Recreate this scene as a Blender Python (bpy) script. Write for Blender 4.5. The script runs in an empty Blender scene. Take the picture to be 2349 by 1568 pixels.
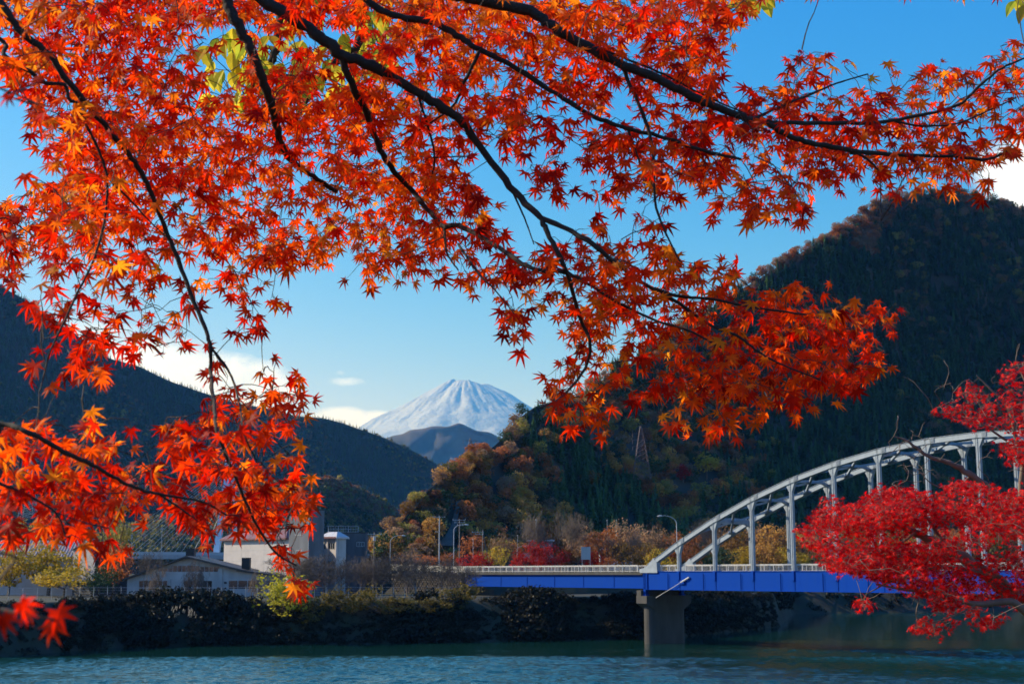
import bpy, math, random
import numpy as np
from mathutils import Vector, Matrix, Euler, noise as mnoise
D = bpy.data
SC = bpy.context.scene
COL = SC.collection
R = math.radians
rng = np.random.default_rng(7)
random.seed(7)

# ------------------------------------------------------------------ camera
FPX, CX, CY, HZ = 3262.5, 1174.5, 784.0, 1315.0      # layout units: a 2349 x 1568 frame, 50 mm lens
ZC = 12.0                                             # eye height above the lake
PITCH = math.atan((HZ - CY) / FPX)
cam = D.cameras.new('camera'); cam.lens = 50; cam.sensor_width = 36
cam.clip_start = 0.1; cam.clip_end = 120000
cam.dof.use_dof = True; cam.dof.focus_distance = 11.0; cam.dof.aperture_fstop = 7.5
camo = D.objects.new('camera', cam); COL.objects.link(camo)
camo.location = (0, 0, ZC); camo.rotation_euler = (math.pi/2 + PITCH, 0, 0)
SC.camera = camo

# ------------------------------------------------------------------ light
SUN_AZ, SUN_EL = R(77), R(32)      # azimuth to the left of the view axis (+Y)
sdir = Vector((-math.sin(SUN_AZ)*math.cos(SUN_EL), math.cos(SUN_AZ)*math.cos(SUN_EL), math.sin(SUN_EL)))
sun = D.lights.new('sun', 'SUN'); sun.energy = 5.0; sun.angle = R(0.53); sun.color = (1.0, 0.93, 0.82)
suno = D.objects.new('sun', sun); COL.objects.link(suno)
suno.rotation_euler = sdir.to_track_quat('Z', 'Y').to_euler()
SC.view_settings.view_transform = 'Standard'; SC.view_settings.look = 'None'
SC.view_settings.exposure = 0.42; SC.view_settings.gamma = 1.0
SC.cycles.max_bounces = 8; SC.cycles.transparent_max_bounces = 16; SC.cycles.volume_bounces = 0
SC.cycles.caustics_reflective = False; SC.cycles.caustics_refractive = False
SC.cycles.use_denoising = True

world = D.worlds.new('World'); SC.world = world; world.use_nodes = True
class NT:
    def __init__(s, nt): s.nt = nt; nt.nodes.clear()
    def n(s, t, **k):
        nd = s.nt.nodes.new(t)
        for a, b in k.items():
            if a.startswith('i_'):
                key = a[2:]; key = int(key) if key.isdigit() else key.replace('_', ' ')
                s.set(nd.inputs[key], b)
            else: setattr(nd, a, b)
        return nd
    def set(s, sock, v):
        if isinstance(v, bpy.types.NodeSocket): s.nt.links.new(v, sock)
        else: sock.default_value = v
    def math(s, op, a, b=0.0, clamp=False):
        nd = s.n('ShaderNodeMath', operation=op, use_clamp=clamp); s.set(nd.inputs[0], a); s.set(nd.inputs[1], b); return nd.outputs[0]
    def ramp(s, f, stops, interp='LINEAR'):
        nd = s.n('ShaderNodeValToRGB'); cr = nd.color_ramp; cr.interpolation = interp
        while len(cr.elements) < len(stops): cr.elements.new(0.5)
        for e, (p, c) in zip(cr.elements, stops):
            e.position = p; e.color = (c, c, c, 1) if isinstance(c, (int, float)) else tuple(c) + (1,)
        s.set(nd.inputs[0], f); return nd.outputs[0]
    def noise(s, vec, scale, detail=4, rough=0.55, dist=0.0):
        nd = s.n('ShaderNodeTexNoise'); nd.inputs['Scale'].default_value = scale; nd.inputs['Detail'].default_value = detail
        nd.inputs['Roughness'].default_value = rough; nd.inputs['Distortion'].default_value = dist
        if vec is not None: s.set(nd.inputs['Vector'], vec)
        return nd.outputs[0]
    def mix(s, f, a, b, mode='MIX'):
        nd = s.n('ShaderNodeMix', data_type='RGBA', blend_type=mode)
        s.set(nd.inputs[0], f)
        for i, v in ((6, a), (7, b)):
            if isinstance(v, (tuple, list)) and len(v) == 3: v = tuple(v) + (1,)
            s.set(nd.inputs[i], v)
        return nd.outputs[2]

w = NT(world.node_tree)
sky = w.n('ShaderNodeTexSky', sky_type='NISHITA', sun_disc=False, sun_elevation=SUN_EL, sun_rotation=-SUN_AZ, altitude=300.0,
          air_density=1.0, dust_density=0.25, ozone_density=2.2)
tc = w.n('ShaderNodeTexCoord')
sep = w.n('ShaderNodeSeparateXYZ'); w.set(sep.inputs[0], tc.outputs['Generated'])
dx, dy, dz = sep.outputs
az = w.math('ARCTAN2', dx, dy)                # 0 = +Y, positive to the right
el = w.math('ARCSINE', dz)
cv = w.n('ShaderNodeCombineXYZ'); w.set(cv.inputs[0], az); w.set(cv.inputs[1], w.math('MULTIPLY', el, 1.7))
n1 = w.noise(cv.outputs[0], 16.0, 9, 0.62, 0.25)
n2 = w.noise(cv.outputs[0], 4.0, 2, 0.5)
def blob(x, y, sx, sy, k=1.0):
    a0 = math.atan((x-CX)/3305.0); e0 = math.atan((HZ-y)/3305.0)
    a = w.math('DIVIDE', w.math('SUBTRACT', az, a0), sx/3305.0); e = w.math('DIVIDE', w.math('SUBTRACT', el, e0), sy/3305.0)
    d = w.math('ADD', w.math('MULTIPLY', a, a), w.math('MULTIPLY', e, e))
    return w.math('MULTIPLY', w.math('SUBTRACT', 1.0, d, True), k)
m = None
for b in ((360, 885, 220, 120, 1.8), (520, 915, 190, 110, 1.75), (770, 990, 130, 62, 1.9), (860, 985, 80, 50, 1.6), (2440, 425, 170, 120, 1.3), (2320, 410, 60, 60, .95),
          (775, 874, 60, 14, 0.42), (772, 853, 20, 10, 0.34), (1300, 880, 40, 9, .2), (150, 790, 200, 60, .7), (-700, 900, 500, 80, .9), (3100, 700, 500, 120, .9)):
    q = blob(*b)
    m = q if m is None else w.math('MAXIMUM', m, q)
cl = w.math('SUBTRACT', w.math('ADD', w.math('MULTIPLY', m, 0.62), n1), 0.66)
alpha = w.ramp(w.math('MULTIPLY', cl, w.math('GREATER_THAN', m, 0.0)), ((0.0, 0.0), (0.14, 0.35), (0.42, 1.0)))
shade = w.ramp(n1, ((0.38, (9.2, 10.8, 13.2)), (0.60, (12.4, 13.6, 16.0))))
sk = w.n('ShaderNodeSeparateColor'); w.set(sk.inputs[0], w.mix(1.0, sky.outputs[0], (0.066, 0.098, 0.112), 'MULTIPLY'))
r3 = w.math('MULTIPLY', w.math('POWER', sk.outputs[0], 3.5), 165.0)          # deep polarised blue away from the sun
rr_ = w.math('DIVIDE', r3, w.math('ADD', 1.0, w.math('MULTIPLY', r3, 0.75)))
cc_ = w.n('ShaderNodeCombineColor'); w.set(cc_.inputs[0], rr_); w.set(cc_.inputs[1], w.math('MULTIPLY', w.math('POWER', sk.outputs[1], 1.15), 1.72)); w.set(cc_.inputs[2], w.math('MULTIPLY', w.math('POWER', sk.outputs[2], 0.5), 1.32))
skyc = w.mix(1.0, cc_.outputs[0], (10.0, 10.0, 10.0), 'MULTIPLY')
fin = w.mix(alpha, skyc, shade)
bg = w.n('ShaderNodeBackground'); w.set(bg.inputs[0], fin); bg.inputs[1].default_value = 0.075
wo = w.n('ShaderNodeOutputWorld'); w.set(wo.inputs[0], bg.outputs[0])

# ------------------------------------------------------------------ layout helpers
cp, sp = math.cos(PITCH), math.sin(PITCH)
def at(x, y, Y):
    a, b = x - CX, CY - y
    d = np.array([a, FPX*cp - b*sp, FPX*sp + b*cp]); k = Y / d[1]
    return np.array([d[0]*k, Y, ZC + d[2]*k])
def at_np(x, y, Y):
    a, b = x - CX, CY - y
    dy_ = FPX*cp - b*sp; k = Y/dy_
    return np.stack([a*k, Y + 0*k, ZC + (FPX*sp + b*cp)*k], -1)
def smooth(a, b, x):
    t = np.clip((x-a)/(b-a), 0, 1); return t*t*(3-2*t)
SX = [-3000, -400, -200, -76, -65, -37, -2, 25, 60, 85, 160, 300, 600, 900, 5000]
SY = [190, 190, 195, 211, 241, 248, 261, 268, 330, 440, 468, 455, 380, 330, 300]
def shoreN(x): return np.interp(x, [-3000, 40, 80, 130, 200, 5000], [38, 38, 52, 96, 130, 150])
def gz(x, y):
    x = np.asarray(x, float); y = np.asarray(y, float)
    sy = np.interp(x, SX, SY); d = (y - sy)*0.8
    far = np.interp(d, [-10, 0, 1, 5.5, 8, 40], [-3, -0.25, 1.6, 6.9, 7.5, 7.6])
    edge = np.where(x < -9, 298 + (-9-x)*1.12, 305 + (x+9)*0.6)
    far = far + 4.2*smooth(0, 2.0, y-edge)*smooth(14, 26, d)
    dn = shoreN(x) - y
    near = np.interp(dn, [-6, 0, 4, 16, 30], [-3, -0.2, 1.5, 7.0, 10.4])
    z = np.maximum(far, near)
    return z

# ------------------------------------------------------------------ object helpers
def tag(o, label=None, cat=None, group=None, kind=None):
    if label: o['label'] = label
    if cat: o['category'] = cat
    if group: o['group'] = group
    if kind: o['kind'] = kind
    return o
def empty(name, loc=(0, 0, 0), rz=0.0, **k):
    o = D.objects.new(name, None); o.location = loc; o.rotation_euler = (0, 0, rz); o.empty_display_size = 0.3
    COL.objects.link(o); return tag(o, **k)
def mobj(name, me, parent=None, loc=None, link=True, **k):
    o = D.objects.new(name, me)
    if loc is not None: o.location = loc
    if link: COL.objects.link(o)
    if parent is not None: o.parent = parent
    return tag(o, **k)
class G:
    def __init__(s): s.v = []; s.f = []; s.c = []; s.m = []; s.nv = 0
    def add(s, v, f, col=(1, 1, 1), mat=0):
        v = np.asarray(v, float).reshape(-1, 3); f = np.asarray(f, np.int64)
        c = np.asarray(col, float)
        if c.ndim == 1: c = np.tile(c, (len(v), 1))
        s.v.append(v); s.c.append(c); s.f.append(f + s.nv); s.m.append(np.full(len(f), mat)); s.nv += len(v); return s
    def mesh(s, name, mats, smooth_=False, origin=None):
        me = D.meshes.new(name); V = np.concatenate(s.v)
        if origin is not None: V = V - np.asarray(origin, float)
        tot = np.concatenate([np.full(len(f), f.shape[1]) for f in s.f]); lp = np.concatenate([f.ravel() for f in s.f])
        me.vertices.add(len(V)); me.vertices.foreach_set('co', V.astype(np.float32).ravel())
        me.loops.add(len(lp)); me.loops.foreach_set('vertex_index', lp.astype(np.int32))
        me.polygons.add(len(tot)); st = np.concatenate([[0], np.cumsum(tot)[:-1]])
        me.polygons.foreach_set('loop_start', st.astype(np.int32))
        for m_ in (mats if isinstance(mats, (list, tuple)) else [mats]): me.materials.append(m_)
        me.polygons.foreach_set('material_index', np.concatenate(s.m).astype(np.int32))
        me.polygons.foreach_set('use_smooth', np.full(len(tot), bool(smooth_)))
        ca = me.color_attributes.new('Col', 'FLOAT_COLOR', 'POINT'); C = np.concatenate(s.c)
        ca.data.foreach_set('color', np.hstack([C, np.ones((len(C), 1))]).astype(np.float32).ravel())
        me.update(calc_edges=True); return me
    def obj(s, name, mats, parent=None, smooth_=False, origin=None, **k):
        o = mobj(name, s.mesh(name, mats, smooth_, origin), parent, **k)
        if origin is not None: o.location = origin
        return o
    def box(s, a, b, **k):
        (x0, y0, z0), (x1, y1, z1) = a, b
        v = [(x0,y0,z0),(x1,y0,z0),(x1,y1,z0),(x0,y1,z0),(x0,y0,z1),(x1,y0,z1),(x1,y1,z1),(x0,y1,z1)]
        return s.add(v, BOXF, **k)
    def obox(s, c, X, Y, Z, **k):
        c, X, Y, Z = (np.asarray(q, float) for q in (c, X, Y, Z))
        v = [c+a*X+b*Y+d*Z for d in (-1, 1) for a, b in ((-1,-1),(1,-1),(1,1),(-1,1))]
        return s.add(v, BOXF, **k)
    def beam(s, p, q, wd, ht, up=(0, 0, 1), **k):
        p = np.asarray(p, float); q = np.asarray(q, float); d = q-p; L = np.linalg.norm(d); d = d/L
        sd = np.cross(d, up); sd /= np.linalg.norm(sd); u2 = np.cross(sd, d)
        return s.obox((p+q)/2, d*L/2, sd*wd/2, u2*ht/2, **k)
    def segs(s, A, B, ra, rb, n=3, **k):
        A = np.asarray(A, float); B = np.asarray(B, float); N = len(A)
        if N == 0: return s
        d = B-A; d = d/np.maximum(np.linalg.norm(d, axis=1, keepdims=True), 1e-9)
        ref = np.where(np.abs(d[:, 2:3]) > 0.8, [[1., 0, 0]], [[0, 0, 1.]]); s1 = np.cross(d, ref); s1 /= np.linalg.norm(s1, axis=1, keepdims=True); s2 = np.cross(d, s1)
        an = np.arange(n)*2*math.pi/n; ring = s1[:, None]*np.cos(an)[None, :, None] + s2[:, None]*np.sin(an)[None, :, None]
        ra = np.broadcast_to(np.asarray(ra, float), (N,)); rb = np.broadcast_to(np.asarray(rb, float), (N,))
        V = np.concatenate([A[:, None]+ring*ra[:, None, None], B[:, None]+ring*rb[:, None, None]], 1).reshape(-1, 3)
        i = np.arange(n); j = (i+1) % n; f = np.stack([i, j, j+n, i+n], 1)
        F = (f[None]+(np.arange(N)*2*n)[:, None, None]).reshape(-1, 4)
        return s.add(V, F, **k)
    def tube(s, P, r, n=6, cap=True, **k):
        P = np.asarray(P, float); N = len(P); r = np.broadcast_to(np.asarray(r, float), (N,))
        T = np.gradient(P, axis=0); T /= np.maximum(np.linalg.norm(T, axis=1, keepdims=True), 1e-9)
        a = np.array([0, 0, 1.]) if abs(T[0][2]) < 0.8 else np.array([1., 0, 0]); V = []
        s1 = np.cross(T[0], a); s1 /= np.linalg.norm(s1); an = np.arange(n)*2*math.pi/n
        for i in range(N):
            s1 = s1 - T[i]*np.dot(s1, T[i]); s1 /= np.linalg.norm(s1); s2 = np.cross(T[i], s1)
            V.append(P[i] + r[i]*(np.cos(an)[:, None]*s1 + np.sin(an)[:, None]*s2))
        V = np.concatenate(V); i = np.arange(n); j = (i+1) % n
        F = np.concatenate([np.stack([i, j, j+n, i+n], 1)+k_*n for k_ in range(N-1)])
        s.add(V, F, **k)
        if cap and n > 2:
            s.add(V[:n], [list(range(n))[::-1]], **k); s.add(V[-n:], [list(range(n))], **k)
        return s
BOXF = [(0,3,2,1),(4,5,6,7),(0,1,5,4),(1,2,6,5),(2,3,7,6),(3,0,4,7)]
def spline(pts, n=6):
    P = np.asarray(pts, float); out = []
    Q = np.vstack([2*P[0]-P[1], P, 2*P[-1]-P[-2]])
    for i in range(1, len(Q)-2):
        for t in np.linspace(0, 1, n, endpoint=False):
            a, b, c, d = Q[i-1], Q[i], Q[i+1], Q[i+2]
            out.append(0.5*((2*b)+(-a+c)*t+(2*a-5*b+4*c-d)*t*t+(-a+3*b-3*c+d)*t**3))
    out.append(P[-1]); return np.array(out)

# ------------------------------------------------------------------ materials
def mat(name, col, rough=0.7, var=0.0, scale=3.0, metal=0.0, bump=0.0, spec=0.5, col2=None, stretch=None, rnd=0.0, attr=False, detail=5):
    m_ = D.materials.new(name); m_.use_nodes = True; t = NT(m_.node_tree)
    b = t.n('ShaderNodeBsdfPrincipled'); b.inputs['Roughness'].default_value = rough; b.inputs['Metallic'].default_value = metal
    b.inputs['Specular IOR Level'].default_value = spec
    tcn = t.n('ShaderNodeTexCoord').outputs['Object']
    if stretch: mp = t.n('ShaderNodeMapping'); t.set(mp.inputs[0], tcn); mp.inputs['Scale'].default_value = stretch; tcn = mp.outputs[0]
    c = tuple(col)+(1,)
    if attr: c = t.n('ShaderNodeVertexColor', layer_name='Col').outputs[0]
    if var > 0 or col2 or bump:
        nz = t.noise(tcn, scale, detail, 0.6)
        if col2: c = t.mix(t.ramp(nz, ((0.38, 0.0), (0.62, 1.0))), c, col2)
        if var: c = t.mix(1.0, c, t.ramp(nz, ((0.25, 1-var), (0.75, 1+var))), 'MULTIPLY')
        if bump:
            bp = t.n('ShaderNodeBump'); bp.inputs['Strength'].default_value = bump; bp.inputs['Distance'].default_value = 0.02; t.set(bp.inputs['Height'], nz); t.set(b.inputs['Normal'], bp.outputs[0])
    if rnd:
        rv = t.n('ShaderNodeObjectInfo').outputs['Random']
        c = t.mix(1.0, c, t.ramp(rv, ((0.0, 1-rnd), (1.0, 1+rnd))), 'MULTIPLY')
    t.set(b.inputs['Base Color'], c)
    o = t.n('ShaderNodeOutputMaterial'); t.set(o.inputs[0], b.outputs[0]); return m_
def leafmat(name, col=None, col2=None, tr=0.45, rough=0.5, rnd=0.0, scale=0.35, gain=1.0, spec=0.12):
    m_ = D.materials.new(name); m_.use_nodes = True; t = NT(m_.node_tree)
    if col is None: c = t.n('ShaderNodeVertexColor', layer_name='Col').outputs[0]
    else:
        tcn = t.n('ShaderNodeTexCoord').outputs['Object']
        nz = t.noise(tcn, scale, 3, 0.6); c = t.mix(t.ramp(nz, ((0.35, 0.0), (0.65, 1.0))), col, col2 or col)
    if rnd:
        oi = t.n('ShaderNodeObjectInfo'); c = t.mix(1.0, c, t.ramp(oi.outputs['Random'], ((0, 1-rnd), (1, 1+rnd))), 'MULTIPLY')
    b = t.n('ShaderNodeBsdfPrincipled'); b.inputs['Roughness'].default_value = rough; b.inputs['Specular IOR Level'].default_value = spec
    t.set(b.inputs['Base Color'], c)
    tl = t.n('ShaderNodeBsdfTranslucent'); gm = t.n('ShaderNodeGamma'); t.set(gm.inputs[0], c); gm.inputs[1].default_value = 1.12
    t.set(tl.inputs[0], t.mix(1.0, gm.outputs[0], (gain, gain, gain), 'MULTIPLY') if gain != 1 else c)
    mx = t.n('ShaderNodeMixShader'); mx.inputs[0].default_value = tr; t.set(mx.inputs[1], b.outputs[0]); t.set(mx.inputs[2], tl.outputs[0])
    o = t.n('ShaderNodeOutputMaterial'); t.set(o.inputs[0], mx.outputs[0]); return m_
M = dict(
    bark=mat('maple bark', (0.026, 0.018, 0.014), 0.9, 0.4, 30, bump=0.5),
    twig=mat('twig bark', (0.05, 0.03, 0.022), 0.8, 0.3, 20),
    palebark=mat('pale grey bark', (0.15, 0.11, 0.085), 0.8, 0.35, 8, bump=0.4),
    hillbark=mat('grey brown bark', (0.12, 0.09, 0.07), 0.85, 0.3, 4),
    white=mat('pale grey bridge paint', (0.25, 0.30, 0.36), 0.6, 0.16, 1.2, spec=0.5),
    blue=mat('blue bridge paint', (0.002, 0.048, 0.35), 0.7, 0.22, 1.6, col2=(0.003, 0.040, 0.27), spec=0.04, stretch=(1, 1, 0.16)),
    baluster=mat('grey baluster paint', (0.26, 0.26, 0.27), 0.6),
    alu=mat('weathered white rail paint', (0.44, 0.44, 0.44), 0.5, 0.08, 3),
    conc=mat('stained concrete', (0.055, 0.052, 0.050), 0.9, 0.35, 0.9, bump=0.3, stretch=(1, 1, 0.25)),
    dconc=mat('dark damp concrete', (0.05, 0.05, 0.05), 0.9, 0.4, 0.8, bump=0.3, stretch=(1, 1, 0.3)),
    asphalt=mat('asphalt', (0.05, 0.05, 0.052), 0.9, 0.2, 8),
    ground=mat('dry earth and scrub', (0.028, 0.024, 0.017), 0.95, 0.5, 0.25, col2=(0.02, 0.026, 0.012), bump=0.6),
    forestfloor=mat('dark forest floor', (0.022, 0.024, 0.014), 0.95, 0.5, 0.02, col2=(0.035, 0.025, 0.014)),
    farwood=mat('far wooded slope', (0.05, 0.055, 0.04), 0.95, 0.4, 0.006, col2=(0.08, 0.065, 0.045), detail=12),
    glass=mat('dark window glass', (0.02, 0.025, 0.03), 0.08, spec=0.8),
    cream=mat('off-white render wall', (0.50, 0.465, 0.45), 0.85, 0.10, 0.8),
    shade=mat('shade-grey plaster wall', (0.42, 0.42, 0.42), 0.85, 0.2, 0.7, stretch=(1, 1, 0.3)),  # wall grey with shade put into the colour; also serves plain grey parts
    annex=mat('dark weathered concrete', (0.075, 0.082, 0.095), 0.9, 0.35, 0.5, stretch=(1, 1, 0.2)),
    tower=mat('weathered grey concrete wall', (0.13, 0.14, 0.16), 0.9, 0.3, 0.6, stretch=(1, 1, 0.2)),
    maroon=mat('maroon metal roof', (0.16, 0.065, 0.075), 0.5, 0.15, 2),
    paleroof=mat('pale metal roof', (0.45, 0.46, 0.5), 0.45, 0.1, 2),
    darkroof=mat('dark brown roof', (0.05, 0.042, 0.038), 0.6, 0.2, 2),
    black=mat('black painted metal', (0.008, 0.008, 0.01), 0.6),
    corr=mat('corrugated roof sheet', (0.24, 0.19, 0.19), 0.5, 0.25, 1.5),
    board=mat('grey timber boards', (0.38, 0.37, 0.38), 0.8, 0.2, 2),
    steel=mat('galvanised steel', (0.42, 0.42, 0.44), 0.45, 0.1, 3, metal=0.3),
    rust=mat('red and rusty steel', (0.15, 0.09, 0.085), 0.6, 0.2, 0.4),
    pylonw=mat('pale pylon steel', (0.4, 0.4, 0.42), 0.6),
    teal=mat('pale blue pylon paint', (0.42, 0.60, 0.75), 0.5, 0.05, 1),
    wood=mat('grey wood pole', (0.2, 0.17, 0.15), 0.8, 0.2, 4),
    stone=mat('mossy wall stone', (0.075, 0.062, 0.05), 0.9, 0.4, 1.2, rnd=0.35, bump=0.5),
    pink=mat('faded pink roof', (0.5, 0.24, 0.24), 0.7, 0.1, 1),
    rail_cream=mat('cream guard rail', (0.6, 0.57, 0.48), 0.6, 0.2, 2),
    snow=None,
)
LC = dict(
    maple=leafmat('backlit maple leaf', tr=0.74, rough=0.5, gain=1.3, spec=0.2),
    redm=leafmat('crimson maple leaf', tr=0.55, rough=0.4, spec=0.15, gain=1.35),
    yel=leafmat('yellow green leaf', tr=0.6, rough=0.5),
    rust=leafmat('rust foliage', (0.44, 0.145, 0.035), (0.28, 0.11, 0.045), rnd=0.5),
    ochre=leafmat('ochre foliage', (0.50, 0.28, 0.055), (0.36, 0.18, 0.045), rnd=0.5),
    olive=leafmat('olive foliage', (0.23, 0.22, 0.05), (0.34, 0.26, 0.06), rnd=0.5),
    tan=leafmat('tan twiggy foliage', (0.34, 0.22, 0.12), (0.28, 0.15, 0.08), rnd=0.25),
    green=leafmat('dark evergreen foliage', (0.035, 0.07, 0.025), (0.05, 0.08, 0.025), tr=0.25, rnd=0.35),
    conifer=leafmat('cedar needles', (0.04, 0.09, 0.035), (0.065, 0.12, 0.035), tr=0.15, rnd=0.55),
    crimson=leafmat('crimson foliage', (0.5, 0.02, 0.015), (0.36, 0.03, 0.015), rnd=0.2),
    gold=leafmat('gold foliage', (0.62, 0.44, 0.05), (0.5, 0.34, 0.04), rnd=0.1),
    yellowtree=leafmat('yellow ochre foliage', (0.55, 0.36, 0.03), (0.38, 0.28, 0.03), rnd=0.1),
    bush=leafmat('glossy bush leaves', (0.34, 0.33, 0.025), (0.52, 0.44, 0.04), rnd=0.1, scale=0.8),
    dbush=leafmat('dull bush leaves', (0.10, 0.085, 0.022), (0.22, 0.16, 0.035), rnd=0.25, scale=0.8),
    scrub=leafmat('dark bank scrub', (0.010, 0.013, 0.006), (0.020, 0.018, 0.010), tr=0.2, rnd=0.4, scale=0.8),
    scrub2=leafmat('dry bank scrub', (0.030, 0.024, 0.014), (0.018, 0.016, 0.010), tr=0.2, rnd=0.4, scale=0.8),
    plume=leafmat('pampas plumes', (0.6, 0.55, 0.45), (0.5, 0.45, 0.35)),
)
# ------------------------------------------------------------------ ground, water, haze
gx = np.unique(np.concatenate([[-45000, -20000, -9000, -4000, -2000, -1200, -800, -500], np.arange(-300, -100, 12.5), np.arange(-100, 110, 3.0), np.arange(110, 400, 12.5), [450, 600, 900, 1500, 3000, 6000, 12000, 25000, 45000]]))
gy = np.unique(np.concatenate([[-30000, -8000, -2000, -500, -150, -60, -20], np.arange(-10, 60, 3.0), np.arange(60, 205, 12.0), np.arange(205, 360, 2.0), np.arange(360, 520, 5.0), [560, 650, 800, 1100, 1600, 2600, 4500, 8000, 15000, 28000, 48000]]))
X, Y = np.meshgrid(gx, gy); Z = gz(X, Y)
jit = np.array([mnoise.noise(Vector((a*0.13, b*0.13, 0))) for a, b in zip(X.ravel(), Y.ravel())]).reshape(X.shape)
land = (Z > 0.5) & (Z < 7.2)
Z = Z + np.where(land, jit*1.1, jit*0.15)
nx, ny = len(gx), len(gy); i = np.arange(nx-1)[None] + np.arange(ny-1)[:, None]*nx; i = i.ravel()
g = G(); g.add(np.stack([X, Y, Z], -1).reshape(-1, 3), np.stack([i, i+1, i+nx+1, i+nx], 1))
g.obj('ground', M['ground'], smooth_=True, kind='structure', label='dark scrubby river banks and level land around the lake')

wm = D.materials.new('lake water'); wm.use_nodes = True; t = NT(wm.node_tree)
b = t.n('ShaderNodeBsdfPrincipled'); b.inputs['Base Color'].default_value = (0.005, 0.034, 0.026, 1); b.inputs['Roughness'].default_value = 0.08
b.inputs['IOR'].default_value = 1.33
tcn = t.n('ShaderNodeTexCoord').outputs['Object']
mp = t.n('ShaderNodeMapping'); t.set(mp.inputs[0], tcn); mp.inputs['Scale'].default_value = (1, 0.55, 1)
mp2 = t.n('ShaderNodeMapping'); t.set(mp2.inputs[0], tcn); mp2.inputs['Scale'].default_value = (0.35, 1.3, 1)
sy3 = t.n('ShaderNodeSeparateXYZ'); t.set(sy3.inputs[0], tcn)
a1 = t.noise(mp.outputs[0], 2.2, 3, 0.65)
wv = t.n('ShaderNodeVertexColor', layer_name='Col').outputs[0]      # how ruffled the water is
sc_ = t.n('ShaderNodeSeparateColor'); t.set(sc_.inputs[0], wv)
bp = t.n('ShaderNodeBump'); bp.inputs['Strength'].default_value = 1.0; bp.inputs['Distance'].default_value = 0.14; t.set(bp.inputs['Height'], t.math('MULTIPLY', a1, sc_.outputs[0]))
t.set(b.inputs['Normal'], bp.outputs[0]); o = t.n('ShaderNodeOutputMaterial'); t.set(o.inputs[0], b.outputs[0])
wxs = np.concatenate([[-2500, -600, -200, -130], np.arange(-104, 104, 0.42), [130, 200, 400, 800, 3000]]); wys = np.concatenate([[8, 60, 110, 140], np.arange(150, 268, 0.36), [275, 300, 340, 400, 470, 560]])
XX, YY = np.meshgrid(wxs, wys); wr = np.random.default_rng(3); zz = 0*XX
for q in range(46):
    lam = 0.75*5.5**wr.uniform(0, 1); th = wr.normal()*0.75+1.35; k_ = 2*math.pi/lam; zz += 0.0070*lam**0.8*np.sin(k_*(np.cos(th)*XX+np.sin(th)*YY)+wr.uniform(0, 6.28)+1.2*np.sin(XX*.07*wr.normal()+YY*.05*wr.normal()))
pn = sum(wr.uniform(.5, 1)*np.sin(XX*wr.normal()*.035+YY*wr.normal()*.13+wr.uniform(0, 6.28)) for q in range(9))/3.2
wind = 0.5+0.42*pn + np.interp(YY, [150, 200, 222, 240, 262], [.55, .38, .0, -.4, -.75]); wind = np.clip(wind, 0.06, 1.25)
wind = wind*smooth(268, 262, YY)*smooth(150, 153, YY)*smooth(104, 101, np.abs(XX)) + .06
ny_, nx_ = XX.shape; i = (np.arange(nx_-1)[None]+np.arange(ny_-1)[:, None]*nx_).ravel(); g = G()
g.add(np.stack([XX, YY, zz*wind], -1).reshape(-1, 3), np.stack([i, i+1, i+nx_+1, i+nx_], 1), col=np.repeat(wind.reshape(-1, 1), 3, 1))
g.obj('water', wm, smooth_=True, kind='structure', label='rippled dark teal lake water below the blue bridge')

# ------------------------------------------------------------------ mountains
def loft(name, xs, top, topY, base, baseY, material, nu, nt, amp, nfreq, power=1.0, back=700, label=None, seed=0.0, round_=0.0):
    u = np.linspace(xs[0], xs[-1], nu)
    ty = np.interp(u, xs, top); tY = np.interp(u, xs, topY); by = np.interp(u, xs, base); bY = np.interp(u, xs, baseY)
    rows = []
    for k in range(nt+1):
        tt = k/nt
        yy = by + (ty-by)*tt; YY = bY + (tY-bY)*(tt**power)
        P = at_np(u, yy, YY)
        for j in range(nu):
            nz = mnoise.fractal(Vector((P[j][0]*nfreq+seed, P[j][2]*nfreq*0.6, P[j][1]*nfreq*0.35)), 0.9, 2.1, 5)
            edge = math.sin(math.pi*min(1, tt*1.02))**0.6
            P[j][1] += nz*amp*edge; 
            P[j][2] += nz*amp*0.22*edge
            if tt == 1: P[j][2] += mnoise.noise(Vector((P[j][0]*nfreq*6, seed, 0)))*amp*0.05
        rows.append(P)
    top_ = rows[-1].copy()
    for q, (bk, dr) in enumerate(((0.15, 0.06), (0.45, 0.35), (1.0, 1.0))):
        P = top_.copy(); P[:, 1] += back*bk; P[:, 2] = P[:, 2]*(1-dr) - 5*dr; rows.append(P)
    P = rows[0].copy(); P[:, 2] = -4; P[:, 1] -= 4; rows.insert(0, P)
    V = np.concatenate(rows); nr = len(rows); i = (np.arange(nu-1)[None]+np.arange(nr-1)[:, None]*nu).ravel()
    g = G(); g.add(V, np.stack([i, i+1, i+nu+1, i+nu], 1))
    g.obj(name, material, smooth_=True, kind='structure', label=label)
    return np.array(rows[1:nt+2])           # (nt+1, nu, 3) front face
def surf(S, uu, tt):
    nt, nu = S.shape[0]-1, S.shape[1]-1
    a = uu*nu; b = tt*nt; i = np.minimum(a.astype(int), nu-1); j = np.minimum(b.astype(int), nt-1); fa = (a-i)[:, None]; fb = (b-j)[:, None]
    return (S[j, i]*(1-fa)+S[j, i+1]*fa)*(1-fb) + (S[j+1, i]*(1-fa)+S[j+1, i+1]*fa)*fb
def proj(P):
    d = P - np.array([0, 0, ZC]); f = d[..., 1]*cp + d[..., 2]*sp; v = -d[..., 1]*sp + d[..., 2]*cp
    return CX + FPX*d[..., 0]/f, CY - FPX*v/f

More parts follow.
